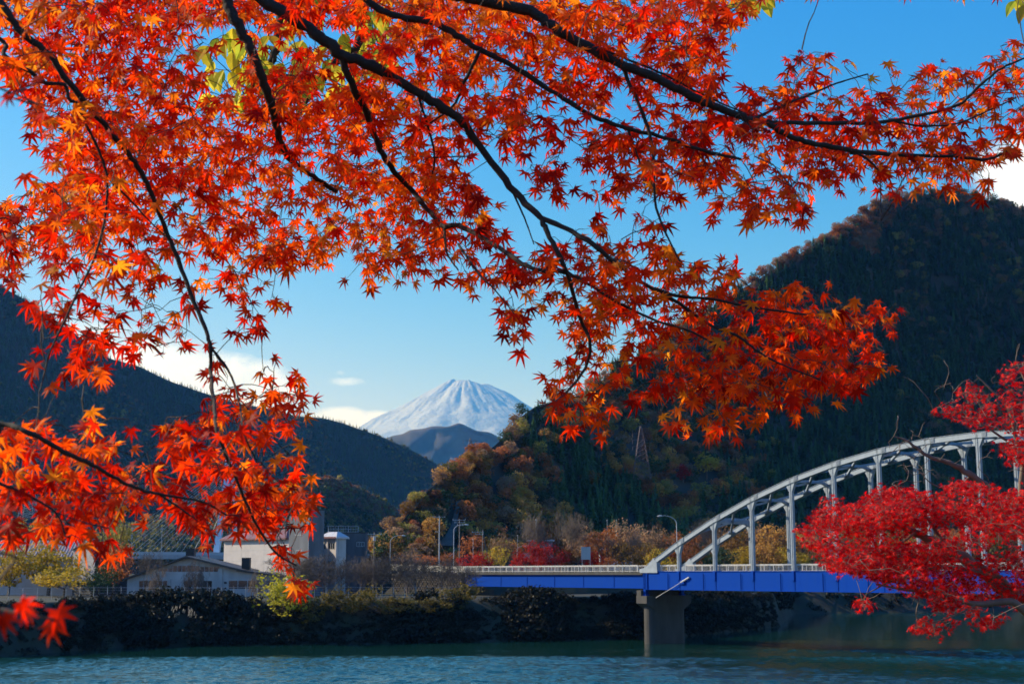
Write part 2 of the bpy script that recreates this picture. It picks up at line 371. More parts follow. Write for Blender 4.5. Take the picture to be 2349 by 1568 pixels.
RX = [850, 890, 930, 975, 1040, 1130, 1190, 1230, 1290, 1350, 1400, 1500, 1600, 1700, 1750, 1800, 1850, 1900, 1950, 2000, 2050, 2130, 2200, 2250, 2349, 2500, 2800, 3300]
RT = [1290, 1236, 1190, 1132, 1076, 1022, 962, 937, 917, 892, 862, 802, 732, 662, 634, 602, 574, 534, 512, 480, 454, 444, 446, 458, 480, 520, 660, 1000]
rS = loft('right_mountain', RX, RT, np.interp(RX, [850, 1000, 1200, 1400, 1700, 2000, 2130, 2349, 3300], [430, 480, 590, 700, 850, 960, 1000, 1080, 1500]),
          [1302]*len(RX), np.interp(RX, [850, 1000, 1400, 1700, 2000, 2349, 3300], [415, 425, 500, 580, 650, 740, 1100]), M['forestfloor'], 190, 64, 46, 0.0075, power=0.85, back=500,
          label='steep dark wooded mountain rising behind the arch bridge')
LX = [-1200, -500, 0, 45, 90, 150, 250, 330, 400, 500, 640, 730, 790, 860, 920, 980, 1035, 1100, 1200]
LT = [420, 500, 656, 678, 711, 750, 821, 846, 878, 911, 946, 958, 971, 996, 1021, 1051, 1083, 1115, 1190]
lS = loft('left_mountain', LX, LT, np.interp(LX, [-1200, 0, 640, 1200], [1700, 1900, 2300, 2800]), [1292]*len(LX), np.interp(LX, [-1200, 0, 640, 1200], [1300, 1480, 1900, 2550]),
          M['forestfloor'], 130, 40, 70, 0.004, back=1200, label='blue-hazed wooded mountain ridge falling towards the valley', seed=5)
NX = [250, 400, 500, 600, 700, 750, 790, 830, 860, 900, 925, 960, 1000]
NTp = [1235, 1180, 1145, 1120, 1104, 1105, 1112, 1132, 1146, 1172, 1192, 1215, 1290]
nS = loft('lower_spur', NX, NTp, np.interp(NX, [250, 1000], [1150, 1350]), [1296]*len(NX), np.interp(NX, [250, 1000], [1020, 1290]), M['forestfloor'], 70, 20, 30, 0.008, back=500,
          label='low wooded spur below the blue-hazed ridge', seed=9)
MX = [760, 850, 900, 940, 1000, 1050, 1100, 1140, 1200, 1300, 1500]
MT = [1060, 1016, 1000, 986, 978, 972, 986, 1000, 1024, 1070, 1150]
loft('middle_mountain', MX, MT, np.interp(MX, [760, 1500], [7300, 7600]), [1290]*len(MX), np.interp(MX, [760, 1500], [6300, 6500]), M['farwood'], 150, 50, 260, 0.0022, back=1500,
     label='rounded blue-grey hill in front of the snowy volcano', seed=3)

# snow volcano
sm = D.materials.new('snow and rock streaks'); sm.use_nodes = True; t = NT(sm.node_tree)
b = t.n('ShaderNodeBsdfPrincipled'); b.inputs['Roughness'].default_value = 0.8
at_ = t.n('ShaderNodeVertexColor', layer_name='Col').outputs[0]
tcn = t.n('ShaderNodeTexCoord').outputs['Object']; nz = t.noise(tcn, 0.0022, 8, 0.65)
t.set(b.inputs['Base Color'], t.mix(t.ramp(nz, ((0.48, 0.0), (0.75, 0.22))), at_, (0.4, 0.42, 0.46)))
bpn = t.n('ShaderNodeBump'); bpn.inputs['Strength'].default_value = 1.0; bpn.inputs['Distance'].default_value = 90.0; t.set(bpn.inputs['Height'], nz); t.set(b.inputs['Normal'], bpn.outputs[0])
o = t.n('ShaderNodeOutputMaterial'); t.set(o.inputs[0], b.outputs[0]); M['snow'] = sm
FY = 28500.0; ctr = at(1065, HZ, FY); NR, NA = 90, 260
prof_r = [0, 260, 360, 460, 850, 1450, 2400, 3900, 6000, 9000, 13000]
prof_z = [3560, 3610, 3790, 3775, 3560, 3190, 2640, 2010, 1420, 900, 480]
rr = np.concatenate([np.linspace(0, 420, 10), np.geomspace(450, 13000, NR-10)]); V = []; C = []
for r_ in rr:
    for k in range(NA):
        a = 2*math.pi*k/NA; z = np.interp(r_, prof_r, prof_z)
        gl = mnoise.fractal(Vector((math.cos(a+r_*2e-5)*3.2, math.sin(a+r_*2e-5)*3.2, r_*0.0007)), 0.7, 2.3, 6)
        amp = np.interp(r_, [0, 350, 900, 4000, 13000], [20, 30, 60, 170, 260])
        z += gl*amp + 60*math.cos(a+2.6)*np.interp(r_, [0, 300, 900], [0, .5, 0])
        V.append((ctr[0]+r_*math.cos(a)*1.03, FY+r_*math.sin(a), z+25*math.sin(a*3+1)))
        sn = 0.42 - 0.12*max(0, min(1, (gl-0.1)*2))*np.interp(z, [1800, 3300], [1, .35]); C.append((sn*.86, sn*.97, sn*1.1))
i = (np.arange(NA)[None]+np.arange(NR-1)[:, None]*NA); j = ((np.arange(NA)+1) % NA)[None]+np.arange(NR-1)[:, None]*NA
g = G(); g.add(V, np.stack([i.ravel(), j.ravel(), j.ravel()+NA, i.ravel()+NA], 1), col=np.array(C))
g.obj('snowy_volcano', sm, smooth_=True, kind='structure', label='snow-covered volcanic cone pale in the far haze')

# ------------------------------------------------------------------ plant builders (numpy)
def unit(v): return v/np.maximum(np.linalg.norm(v, axis=-1, keepdims=True), 1e-9)
def quads(g, C, Nn, s, r, col=(1, 1, 1), mat=0, asp=0.7):
    n = len(C); Nn = unit(Nn); t = unit(np.cross(Nn, unit(r.normal(size=(n, 3))))); b = np.cross(Nn, t)
    s = np.broadcast_to(s, (n,))[:, None]
    V = np.stack([C-t*s, C-b*s*asp+t*s*0.1, C+t*s, C+b*s*asp-t*s*0.1], 1).reshape(-1, 3)
    g.add(V, np.arange(4*n).reshape(-1, 4), col=col, mat=mat)
def crown_geo(g, r, W, H, z0, nl=16, nq=1800, qs=0.28, mat=0, gap=0.0, flat=0.0):
    """uneven crown: lumps spread through an ellipsoid, small leaf clumps on and inside each lump"""
    L = []
    while len(L) < nl:
        p = r.uniform(-1, 1, 3)
        if 0.25 < (p**2).sum() < 1: L.append(p*[W*0.36, W*0.36, H*0.38])
    L = np.array(L); LR = r.uniform(0.16, 0.30, nl)*W
    k = r.integers(0, nl, nq); d = unit(r.normal(size=(nq, 3))); rad = LR[k]*r.uniform(0.55, 1.08, nq)**0.7
    P = L[k] + d*rad[:, None]*[1, 1, 0.72] + [0, 0, z0+H*0.5]
    if gap:
        kp = np.array([mnoise.noise(Vector(q*(1.6/W*4))) > -gap for q in P]); P = P[kp]; d = d[kp]
    quads(g, P, d+r.normal(size=d.shape)*0.6+[0, 0, 0.3], qs*r.uniform(0.6, 1.3, len(P)), r, mat=mat)
    return L + [0, 0, z0+H*0.5]
def trunk_geo(g, r, L, h0, rad, mat=0, lean=0.3, n=5):
    top = np.array([r.normal()*lean, r.normal()*lean, h0]); g.tube(spline([(0, 0, -0.6), top*0.5+[r.normal()*.1, 0, 0], top], 3), np.linspace(rad, rad*0.7, 7), n, mat=mat)
    for q in L:
        mid = (top+q)/2 + [0, 0, -0.25]
        g.tube(spline([top*0.92, mid, q], 3), np.linspace(rad*0.5, rad*0.1, 7), 3, cap=False, mat=mat)
def conifer_geo(r, H, W, layers=15, fr=9):
    g = G(); g.segs([(0, 0, -0.5)], [(0, 0, H*0.95)], W*0.05, 0.03, 5, mat=1)
    for k in range(layers):
        t = k/(layers-1); z = H*(0.12+0.86*t); w_ = W*0.5*(1-t)**0.8*r.uniform(0.8, 1.15)+0.12
        a = np.arange(fr)*2*math.pi/fr + r.uniform(0, 6) + r.normal(size=fr)*0.2; ww = w_*r.uniform(0.65, 1.2, fr)
        c, s_ = np.cos(a), np.sin(a); base = np.stack([0*c, 0*c, np.full(fr, z+H*0.05)], 1)
        tip = np.stack([c*ww, s_*ww, np.full(fr, z)-ww*r.uniform(0.15, 0.5, fr)], 1)
        mid = base*0.5+tip*0.5; sd = np.stack([-s_, c, 0*c], 1)*ww[:, None]*0.38
        V = np.stack([base, mid+sd, tip, mid-sd+[0, 0, 0.15]], 1).reshape(-1, 3); g.add(V, np.arange(4*fr).reshape(-1, 4))
    return g
def bare_geo(r, H, spread=0.6, droop=0.0, levels=5, kids=3, rad=0.14, tips=None, twig=0.012):
    A, B, ra, rb = [], [], [], []
    stack = [(np.array([0, 0, -0.4]), unit(np.array([r.normal()*.15, r.normal()*.15, 1.])), H*0.32, rad, 0)]
    while stack:
        p, d, L, r0, lv = stack.pop(); n = 3 if lv < 3 else 2
        for s_ in range(n):
            bend = r.normal(size=3)*0.18; bend[2] += 0.08-droop*lv*0.22
            d = unit(d+bend); q = p+d*L/n; r1 = max(r0*0.82, twig); A.append(p); B.append(q); ra.append(r0); rb.append(r1); p, r0 = q, r1
            if lv < levels and (s_ > 0 or lv > 0):
                for _ in range(kids if s_ == n-1 else 1):
                    dd = unit(d + r.normal(size=3)*spread*(1.0 if lv else 0.9) + [0, 0, 0.15-droop*0.25*lv]); stack.append((p, dd, L*r.uniform(0.6, 0.86), r0*0.62, lv+1))
        if lv >= levels-1 and tips is not None: tips.append(p)
    return np.array(A), np.array(B), np.array(ra), np.array(rb)

def gnscatter(name, P, rot, scl, idx, sources, **k):
    """one object that instances the given source meshes on its points (uncountable stuff)"""
    coll = D.collections.new(name+' sources')
    for q, me in enumerate(sources): coll.objects.link(D.objects.new('forest_tree_%02d' % q, me))
    me = D.meshes.new(name); me.vertices.add(len(P)); me.vertices.foreach_set('co', P.astype(np.float32).ravel())
    me.attributes.new('rot', 'FLOAT_VECTOR', 'POINT').data.foreach_set('vector', rot.astype(np.float32).ravel())
    me.attributes.new('scl', 'FLOAT_VECTOR', 'POINT').data.foreach_set('vector', scl.astype(np.float32).ravel())
    me.attributes.new('idx', 'INT', 'POINT').data.foreach_set('value', idx.astype(np.int32))
    o = mobj(name, me, **k)
    ng = D.node_groups.new(name, 'GeometryNodeTree'); ng.interface.new_socket('Geometry', in_out='INPUT', socket_type='NodeSocketGeometry'); ng.interface.new_socket('Geometry', in_out='OUTPUT', socket_type='NodeSocketGeometry')
    N = ng.nodes; Lk = ng.links; gi = N.new('NodeGroupInput'); go = N.new('NodeGroupOutput'); ip = N.new('GeometryNodeInstanceOnPoints'); ci = N.new('GeometryNodeCollectionInfo')
    ci.inputs['Collection'].default_value = coll; ci.inputs['Separate Children'].default_value = True; ci.inputs['Reset Children'].default_value = True
    mp_ = N.new('GeometryNodeMeshToPoints') ; Lk.new(gi.outputs[0], mp_.inputs[0]); Lk.new(mp_.outputs[0], ip.inputs['Points']); Lk.new(ci.outputs[0], ip.inputs['Instance']); ip.inputs['Pick Instance'].default_value = True
    for nm, ty, sk in (('rot', 'FLOAT_VECTOR', 'Rotation'), ('scl', 'FLOAT_VECTOR', 'Scale'), ('idx', 'INT', 'Instance Index')):
        na = N.new('GeometryNodeInputNamedAttribute'); na.data_type = ty; na.inputs['Name'].default_value = nm; out = na.outputs['Attribute']
        if nm == 'rot': er = N.new('FunctionNodeEulerToRotation'); Lk.new(out, er.inputs[0]); out = er.outputs[0]
        Lk.new(out, ip.inputs[sk])
    Lk.new(ip.outputs[0], go.inputs[0]); md = o.modifiers.new('scatter', 'NODES'); md.node_group = ng; return o

# tree meshes: each one mesh = crown faces + trunk faces (materials 0 crown, 1 bark)
tr_ = np.random.default_rng(21)
def broad_mesh(key, W, H, nq, qs, gap=0.1, nl=14):
    g = G(); L = crown_geo(g, tr_, W, H*0.8, H*0.2, nl, nq, qs, 0, gap); trunk_geo(g, tr_, L[:8], H*0.35, W*0.035, 1); return g.mesh(key+' tree', [LC[key], M['hillbark']])
BROAD = {k: [broad_mesh(k, 9, 9, 1300, 0.36, 0.12) for _ in range(2)] for k in ('rust', 'ochre', 'olive', 'tan', 'green', 'crimson')}
BROAD['gold'] = [broad_mesh('gold', 7, 9, 1300, 0.3, 0.1)]
CONI = [conifer_geo(tr_, 15, 5.5).mesh('cedar tree', [LC['conifer'], M['hillbark']]) for _ in range(3)]
def baremesh(H, lv, key=None, **k):
    tips = []; A, B, ra, rb = bare_geo(tr_, H, tips=tips, levels=lv, **k); g = G(); g.segs(A, B, ra, rb, 3, mat=0)
    return g, np.array(tips)
# ------------------------------------------------------------------ haze
hb = G(); hb.box((-16000, -2500, -6), (16000, 46000, 4100))
hm = D.materials.new('thin blue air'); hm.use_nodes = True; t = NT(hm.node_tree)
pv = t.n('ShaderNodeVolumePrincipled'); pv.inputs['Color'].default_value = (0.08, 0.36, 1.0, 1); pv.inputs['Absorption Color'].default_value = (1, 1, 1, 1); pv.inputs['Density'].default_value = 4.3e-5; pv.inputs['Anisotropy'].default_value = 0.25
o = t.n('ShaderNodeOutputMaterial'); t.set(o.inputs['Volume'], pv.outputs[0])
hb.obj('haze', hm, kind='stuff', label='thin blue valley haze')

# ------------------------------------------------------------------ forests on the slopes
def sample(S, n, r):
    u, t = r.uniform(0, 1, n*3), r.uniform(0, 1, n*3); P = surf(S, u, t)
    e = 1e-3; du = surf(S, np.minimum(u+e, 1), t)-surf(S, np.maximum(u-e, 0), t); dt = surf(S, u, np.minimum(t+e, 1))-surf(S, u, np.maximum(t-e, 0))
    a = np.linalg.norm(np.cross(du, dt), axis=1); a = a/np.percentile(a, 98); k = np.where(r.uniform(size=len(a)) < a)[0][:n]; return P[k], t[k], u[k]
fr = np.random.default_rng(33)
def fnoise(P, f, s=0): return np.array([mnoise.noise(Vector((p[0]*f+s, p[1]*f, p[2]*f))) for p in P])
P, T_, U_ = sample(rS, 21000, fr)
sx, sy = proj(P)
ridge = np.interp(sx, RX, RT)
n1_, n2_ = fnoise(P, 0.016), fnoise(P, 0.035, 9)
rnd = fr.uniform(size=len(P))
spurness = (1 - smooth(1560, 1840, sx + (1050-sy)*0.35)) * smooth(-0.35, 0.1, n1_+0.15)
band = (np.abs(sy-ridge) < (26+55*np.exp(-((sx-2000)/90)**2))*(1+n2_*.8)) & (sx > 1700) & (sx < 2130)
kind = np.where(rnd < 0.88, 6, 4)                                     # cedar by default
bro = fr.choice([0, 1, 1, 2, 3, 0, 4], len(P))                           # rust ochre olive tan green
kind = np.where(rnd < spurness*0.93, bro, kind)
kind = np.where(band & (rnd < .9), fr.choice([0, 3, 3, 0], len(P)), kind)
kind = np.where((sx > 2130) & (sy-ridge < 35) & (rnd < .7), 3, kind)
kind = np.where((sx > 2050) & (n1_ > 0.12) & (rnd < .5), fr.choice([2, 4, 3, 4], len(P)), kind)
KEYS = ['rust', 'ochre', 'olive', 'tan', 'green', 'crimson']
def trs(P, kind, r, s=1.0):
    n = len(P); rot = np.zeros((n, 3)); rot[:, 2] = r.uniform(0, 6.28, n); rot[:, :2] = r.normal(size=(n, 2))*0.04
    con = kind == 6; a = r.uniform(0.7, 1.25, n)*s; b = a*r.uniform(0.85, 1.2, n)
    a = np.where(con, a*.72, a*.74); b = np.where(con, b*.62, b*0.66); return rot, np.stack([a, a, b], 1)
drop = (kind < 6) & (fr.uniform(size=len(P)) < .45) & (sx < 1900) & (sy-ridge > 48)
P, sx, sy, ridge, kind, n1_, n2_ = P[~drop], sx[~drop], sy[~drop], ridge[~drop], kind[~drop], n1_[~drop], n2_[~drop]
rot, scl = trs(P, kind, fr)
scl *= np.where(kind < 6, 1.12, 1.0)[:, None]
scl *= np.where((kind == 6) & (sx < 1340) & (sy-ridge < 75), .5, np.where((sx < 1340) & (sy-ridge < 40), .8, 1.0))[:, None]
srcs = [BROAD[k][q] for k in KEYS for q in range(2)] + CONI
idx = np.where(kind == 6, 12 + fr.integers(0, 3, len(P)), kind*2 + fr.integers(0, 2, len(P)))
P[:, 2] -= 0.6
inf = (sx > 880) & (sx < 2345) & (sy < 1235) & ~((sx > 1240) & (sx < 2040) & (sy < 930) & (sy > 640))
def pick(mask, n):
    k = np.where(mask)[0]; return k[np.argsort(P[k, 1])][:n]
WHERE = [(960, 'at the left foot of the spur'), (1020, 'around the concrete strip'), (1080, 'just right of the concrete strip'), (1140, 'behind the three-arm utility pole'), (1200, 'above the golden ginkgo'), (1260, 'above the tall bare trees'), (1320, 'above the road sign'),
         (1390, 'left of the red pylon'), (1450, 'beside the red pylon'), (1510, 'just right of the red pylon'), (1570, 'above the bridge street lamp'), (1640, 'above the arch foot'), (1710, 'above the second arch panel'), (1790, 'above the third arch hanger'),
         (1880, 'above the fourth arch hanger'), (1980, 'above the fifth arch hanger'), (2100, 'behind the bare twigs of the crimson maple'), (9999, 'behind the crimson maple crown')]
def where(x): return [b for a, b in WHERE if x < a][0]
LOOK = dict(rust='rust-orange broadleaf tree', ochre='golden ochre broadleaf tree', olive='olive-green rounded broadleaf tree', tan='thin tan half-bare tree', green='dark green broad-crowned evergreen', crimson='dark crimson maple tree')
used = np.zeros(len(P), bool)
for ks, nn, nm in ((range(6), 225, 'broadleaf_tree'), ((6,), 290, 'cedar_tree')):
    sel = pick(inf & np.isin(kind, list(ks)), nn)
    for q in sel:
        if used[q] or (abs(sx[q]-np.interp(sy[q], [1150, 1178, 1205, 1232, 1262], [1066, 1054, 1044, 1036, 1026])) < np.interp(sy[q], [1150, 1262], [9, 30]) and sy[q] > 1152): continue
        used[q] = True; o = mobj(nm, srcs[idx[q]]); o.location = P[q]; o.rotation_euler = rot[q]; o.scale = scl[q]
        lk = 'dark green pointed cedar' if kind[q] == 6 else LOOK[KEYS[kind[q]]]
        hh = ('at the slope foot ' if sy[q] > 1190 else 'low on the slope ' if sy[q] > 1120 else 'halfway up the slope ' if sy[q] > 1030 else 'high on the slope ')
        lk = ('tall ' if scl[q][2] > np.median(scl[kind == kind[q]][:, 2])*1.12 else 'small ' if scl[q][2] < np.median(scl[kind == kind[q]][:, 2])*.88 else '')+lk
        tag(o, '%s %s%s' % (lk, hh, where(sx[q])), 'tree', '%ss %s%s' % (lk, hh, where(sx[q])))
# crowns that stand out on the spur, put where the slope carries them
notable = [(1250, 1020, 50, 'ochre', 'broad ochre tree on the bulge of the spur below the maple leaves'), (1298, 1010, 52, 'olive', 'large olive-brown rounded tree high on the spur beside the maple tips'),
    (1140, 1062, 46, 'rust', 'rust-brown tree on the spur edge right of the far lattice mast'), (1268, 1118, 52, 'rust', 'bright rust-orange tree standing alone on the shaded part of the spur'),
    (1348, 1118, 48, 'ochre', 'ochre tree on the spur left of the red lattice tower foot'), (1402, 1100, 46, 'ochre', 'dusky gold tree just left of the red lattice tower'), (1445, 1150, 44, 'olive', 'yellowish olive tree below the red lattice tower'),
    (1512, 1142, 50, 'olive', 'tall yellow-green tree right of the red lattice tower'), (1562, 1100, 46, 'crimson', 'dark crimson tree crown between the green and gold crowns'), (1618, 1102, 58, 'gold', 'brightest golden tree crown on the slope above the arch foot'),
    (1622, 1160, 62, 'olive', 'large round olive tree directly below the golden crown'), (1548, 1168, 46, 'rust', 'rusty tree low on the slope left of the round olive crown'), (1372, 1045, 46, 'ochre', 'ochre tree above and left of the red lattice tower top'),
    (1455, 1010, 50, 'olive', 'olive tree behind the top of the red lattice tower'), (1060, 1105, 44, 'tan', 'tan tree on the skyline edge of the spur'), (1010, 1150, 40, 'green', 'dark evergreen on the steep spur edge above the cliff'), (968, 1205, 34, 'rust', 'small rust tree at the lower edge of the spur'), (1205, 1075, 44, 'tan', 'greyish tan tree mid spur left of the rust-orange crown')]
ds, _, _ = sample(rS, 9000, fr); dsx, dsy = proj(ds)
for x, yb, wpx, key, lb in notable:
    q = np.argmin((dsx-x)**2 + (dsy-yb)**2); p = ds[q]; W = wpx/3305*p[1]*.9; s_ = W/ (7.6 if key != 'gold' else 6)
    o = mobj('broadleaf_tree', BROAD[key][0], loc=tuple(p-[0, 0, .5])); o.scale = (s_, s_, s_*0.95); o.rotation_euler[2] = fr.uniform(0, 6); tag(o, lb, 'tree')
    near_ = ((P[:, 0]-p[0])**2 + (P[:, 1]-p[1])**2 < (W*0.55)**2) | ((np.abs(sx-x) < wpx*.45) & (sy > yb) & (sy < yb+45) & (P[:, 1] < p[1]) & (P[:, 1] > p[1]-60))
    used |= near_ & ~used & (np.arange(len(P)) >= 0)
used |= (np.abs(sx-np.interp(sy, [1150, 1178, 1205, 1232, 1262], [1066, 1054, 1044, 1036, 1026])) < np.interp(sy, [1150, 1262], [9, 30])) & (sy > 1152) & (sy < 1290)
keep = ~used
gnscatter('forest', P[keep], rot[keep], scl[keep], idx[keep], srcs, kind='stuff', label='dense dark forest covering the steep right-hand mountain')
# far forests: simple small trees
def small_con(): 
    g = conifer_geo(tr_, 16, 6, 7, 6); return g.mesh('far cedar', [LC['conifer'], M['hillbark']])
def small_bro(key):
    g = G(); crown_geo(g, tr_, 10, 9, 1.5, 9, 170, 1.0, 0); return g.mesh('far broadleaf', [LC[key], M['hillbark']])
FAR = [small_con(), small_con(), small_bro('olive'), small_bro('tan'), small_bro('green'), small_bro('rust')]
def farforest(S, n, name, label, p_con=0.75, s=1.0, ty=None):
    P, T, U = sample(S, n, fr); nn = fnoise(P, 0.004)
    sx, sy = proj(P); k = (sx > -500) & (sx < 1400); P, nn, sx, sy, T = P[k], nn[k], sx[k], sy[k], T[k]
    r_ = fr.uniform(size=len(P)); idx = np.where(r_ < p_con+nn*.6, fr.integers(0, 2, len(P)), fr.choice([2, 3, 4, 4], len(P)))
    if ty: idx = np.where((r_ > .25) & ty(sx, sy, T), fr.choice([3, 5, 3, 2], len(P)), idx)
    rot, scl = trs(P, np.where(idx < 2, 6, 0), fr, s); P[:, 2] -= .8
    gnscatter(name, P, rot, scl, idx, FAR, kind='stuff', label=label)
farforest(lS, 60000, 'far_forest', 'dark blue conifer forest covering the hazy left ridge', .8, .8)
farforest(nS, 9000, 'spur_forest', 'mixed brown and green woods on the low spur', .45, .95, lambda x, y, T: T > .72)

# ------------------------------------------------------------------ trees beyond and beside the bridge
def put(name, x, Y, ytop, wpx, mesh, H0, W0, label, group=None, cat='tree', rz=None, zb=None, parts=None):
    X = (x-CX)/3305.0*Y; z = float(gz(X, Y)) if zb is None else zb; zt = ZC + (HZ-ytop)/3305.0*Y; s = (zt-z)/H0; sw = wpx/3305.0*Y/W0
    o = mobj(name, mesh) if not isinstance(mesh, tuple) else None
    if o is None:
        o = empty(name)
        for nm, me in mesh: mobj(nm, me, o)
    o.location = (X, Y, z); o.scale = (sw, sw, s); o.rotation_euler = (0, 0, fr.uniform(0, 6.28) if rz is None else rz); return tag(o, label, cat, group)
def split_tree(key, W, H, nq, qs, gap, nl=14, bark='hillbark', z0=.25):
    g = G(); L = crown_geo(g, tr_, W, H*(1-z0), H*z0, nl, nq, qs, 0, gap); t = G(); trunk_geo(t, tr_, L[:9], H*(z0+.12), W*0.03, 0)
    return (('crown', g.mesh('crown', LC[key])), ('trunk', t.mesh('trunk', M[bark])))
ST = {k: [split_tree(k, 9, 9, 2600, 0.22, 0.12, z0=.12) for _ in range(2)] for k in ('crimson', 'rust', 'tan', 'ochre', 'yellowtree', 'olive', 'green')}
ST['gold'] = [split_tree('gold', 7, 9, 1800, 0.22, .05, z0=.1)]
for x, Y, yt, wp, k, lb in [
    (1076, 318, 1263, 56, 'crimson', 'bright crimson maple bush nearest the dark bridge abutment'), (1110, 321, 1262, 56, 'crimson', 'rounded crimson maple between the abutment maple and the golden ginkgo'),
    (1147, 322, 1240, 46, 'gold', 'golden yellow ginkgo glowing above the bridge railing'), (1148, 352, 1216, 50, 'tan', 'brown rounded tree rising behind the golden ginkgo'),
    (1124, 350, 1252, 60, 'olive', 'low olive tree behind the crimson maples'), (1208, 328, 1237, 64, 'crimson', 'deep red maple in front of the pink roof'), (1190, 331, 1268, 40, 'crimson', 'small dark red maple at the foot of the pink roof'),
    (1238, 332, 1266, 52, 'crimson', 'red maple between the pink roof and the bare trunk'), (1270, 331, 1241, 82, 'crimson', 'wide red maple left of the road sign'), (1302, 336, 1250, 60, 'rust', 'orange-red maple just left of the road sign'),
    (1362, 332, 1258, 62, 'crimson', 'red maple right of the road sign'), (1385, 338, 1205, 92, 'rust', 'tall rust-coloured tree left of the ochre row'), (1340, 372, 1205, 90, 'tan', 'thin brown tree behind the road sign'),
    (1425, 345, 1190, 92, 'tan', 'tall thin reddish-brown tree in the middle of the row'), (1432, 334, 1238, 70, 'ochre', 'lower orange tree in front of the thin reddish-brown tree'), (1468, 350, 1193, 88, 'tan', 'pale brown tall tree left of the street lamp'),
    (1480, 334, 1240, 64, 'ochre', 'lower ochre tree between the orange and the olive-yellow ones'), (1518, 330, 1243, 82, 'yellowtree', 'olive-yellow low tree below the street lamp'), (1508, 352, 1205, 80, 'tan', 'brown tree just behind the curved street lamp'),
    (1548, 356, 1212, 70, 'rust', 'rusty tree right of the street lamp'), (1585, 380, 1218, 90, 'rust', 'rusty tree behind the foot of the arch'), (1395, 330, 1276, 44, 'rust', 'small orange shrub-like tree at the railing right of the sign'),
    (1610, 400, 1238, 88, 'green', 'dark evergreen behind the foot of the arch'), (1650, 430, 1246, 80, 'green', 'dark evergreen under the first arch panel'),
    (1688, 500, 1205, 92, 'ochre', 'orange-gold tree in the second arch panel'), (1735, 505, 1193, 92, 'tan', 'brown half-bare tree behind the third arch hanger'), (1775, 500, 1200, 90, 'ochre', 'gold-brown tree in the third arch panel'),
    (1760, 492, 1240, 80, 'ochre', 'lower golden tree at the foot of the third arch panel'), (1822, 505, 1198, 92, 'tan', 'brown tree behind the fourth arch hanger'), (1705, 490, 1250, 70, 'yellowtree', 'lower yellow-gold tree at the foot of the second arch panel'),
    (1850, 500, 1215, 84, 'ochre', 'gold-brown tree left of the crimson maple tip'), (1815, 492, 1245, 80, 'yellowtree', 'yellow-gold low tree behind the fourth arch hanger'), (1655, 520, 1196, 70, 'tan', 'thin grey-brown tree above the dark evergreens'), (1905, 510, 1200, 96, 'tan', 'brown tree beyond the fifth arch hanger'),
    (1965, 512, 1192, 96, 'ochre', 'ochre tree beyond the sixth arch hanger'), (2035, 515, 1200, 96, 'olive', 'olive tree beyond the seventh arch hanger'), (2110, 515, 1195, 100, 'ochre', 'ochre tree seen through the middle of the crimson maple'),
    (2190, 515, 1205, 100, 'rust', 'rust tree seen through the crimson maple near its trunk'), (2270, 510, 1200, 100, 'olive', 'olive tree seen through the crown of the crimson maple'), (2345, 505, 1195, 100, 'rust', 'reddish tree at the far end of the row behind the bridge')]:
    put('broadleaf_tree', x, Y, yt, wp, ST[k][fr.integers(0, len(ST[k]))], 9, 8.2 if k != 'gold' else 6.4, lb)
# behind the left trees and buildings
for x, Y, yt, wp, k, lb in [(112, 292, 1222, 150, 'yellowtree', 'broad yellow-green tree in front of the corrugated roof'), (20, 288, 1240, 110, 'yellowtree', 'yellow-green tree at the far left house corner'), (150, 276, 1288, 130, 'yellowtree', 'lower yellow tree in front of the beige house wall'),
    (246, 300, 1158, 110, 'olive', 'tall dark olive tree right of the barn end wall'), (262, 290, 1238, 96, 'rust', 'orange-brown tree between the barn and the gabled hall'), (232, 280, 1290, 84, 'green', 'dark evergreen shrub-like tree at the foot of the barn'),
    (42, 310, 1180, 120, 'olive', 'tall olive tree rising above the left house'), (590, 330, 1262, 50, 'olive', 'light green tree peeping out at the corner of the white school wall'),
    (885, 322, 1258, 80, 'rust', 'orange tree behind the bare cherries near the road lamp'), (940, 335, 1262, 90, 'tan', 'brown thicket-like tree at the cliff foot'), (985, 332, 1270, 80, 'rust', 'rust tree behind the white roadside rail'), (1040, 338, 1262, 70, 'rust', 'rust tree behind the tall curved lamp')]:
    put('broadleaf_tree', x, Y, yt, wp, ST[k][fr.integers(0, 2)], 9, 8.2, lb)
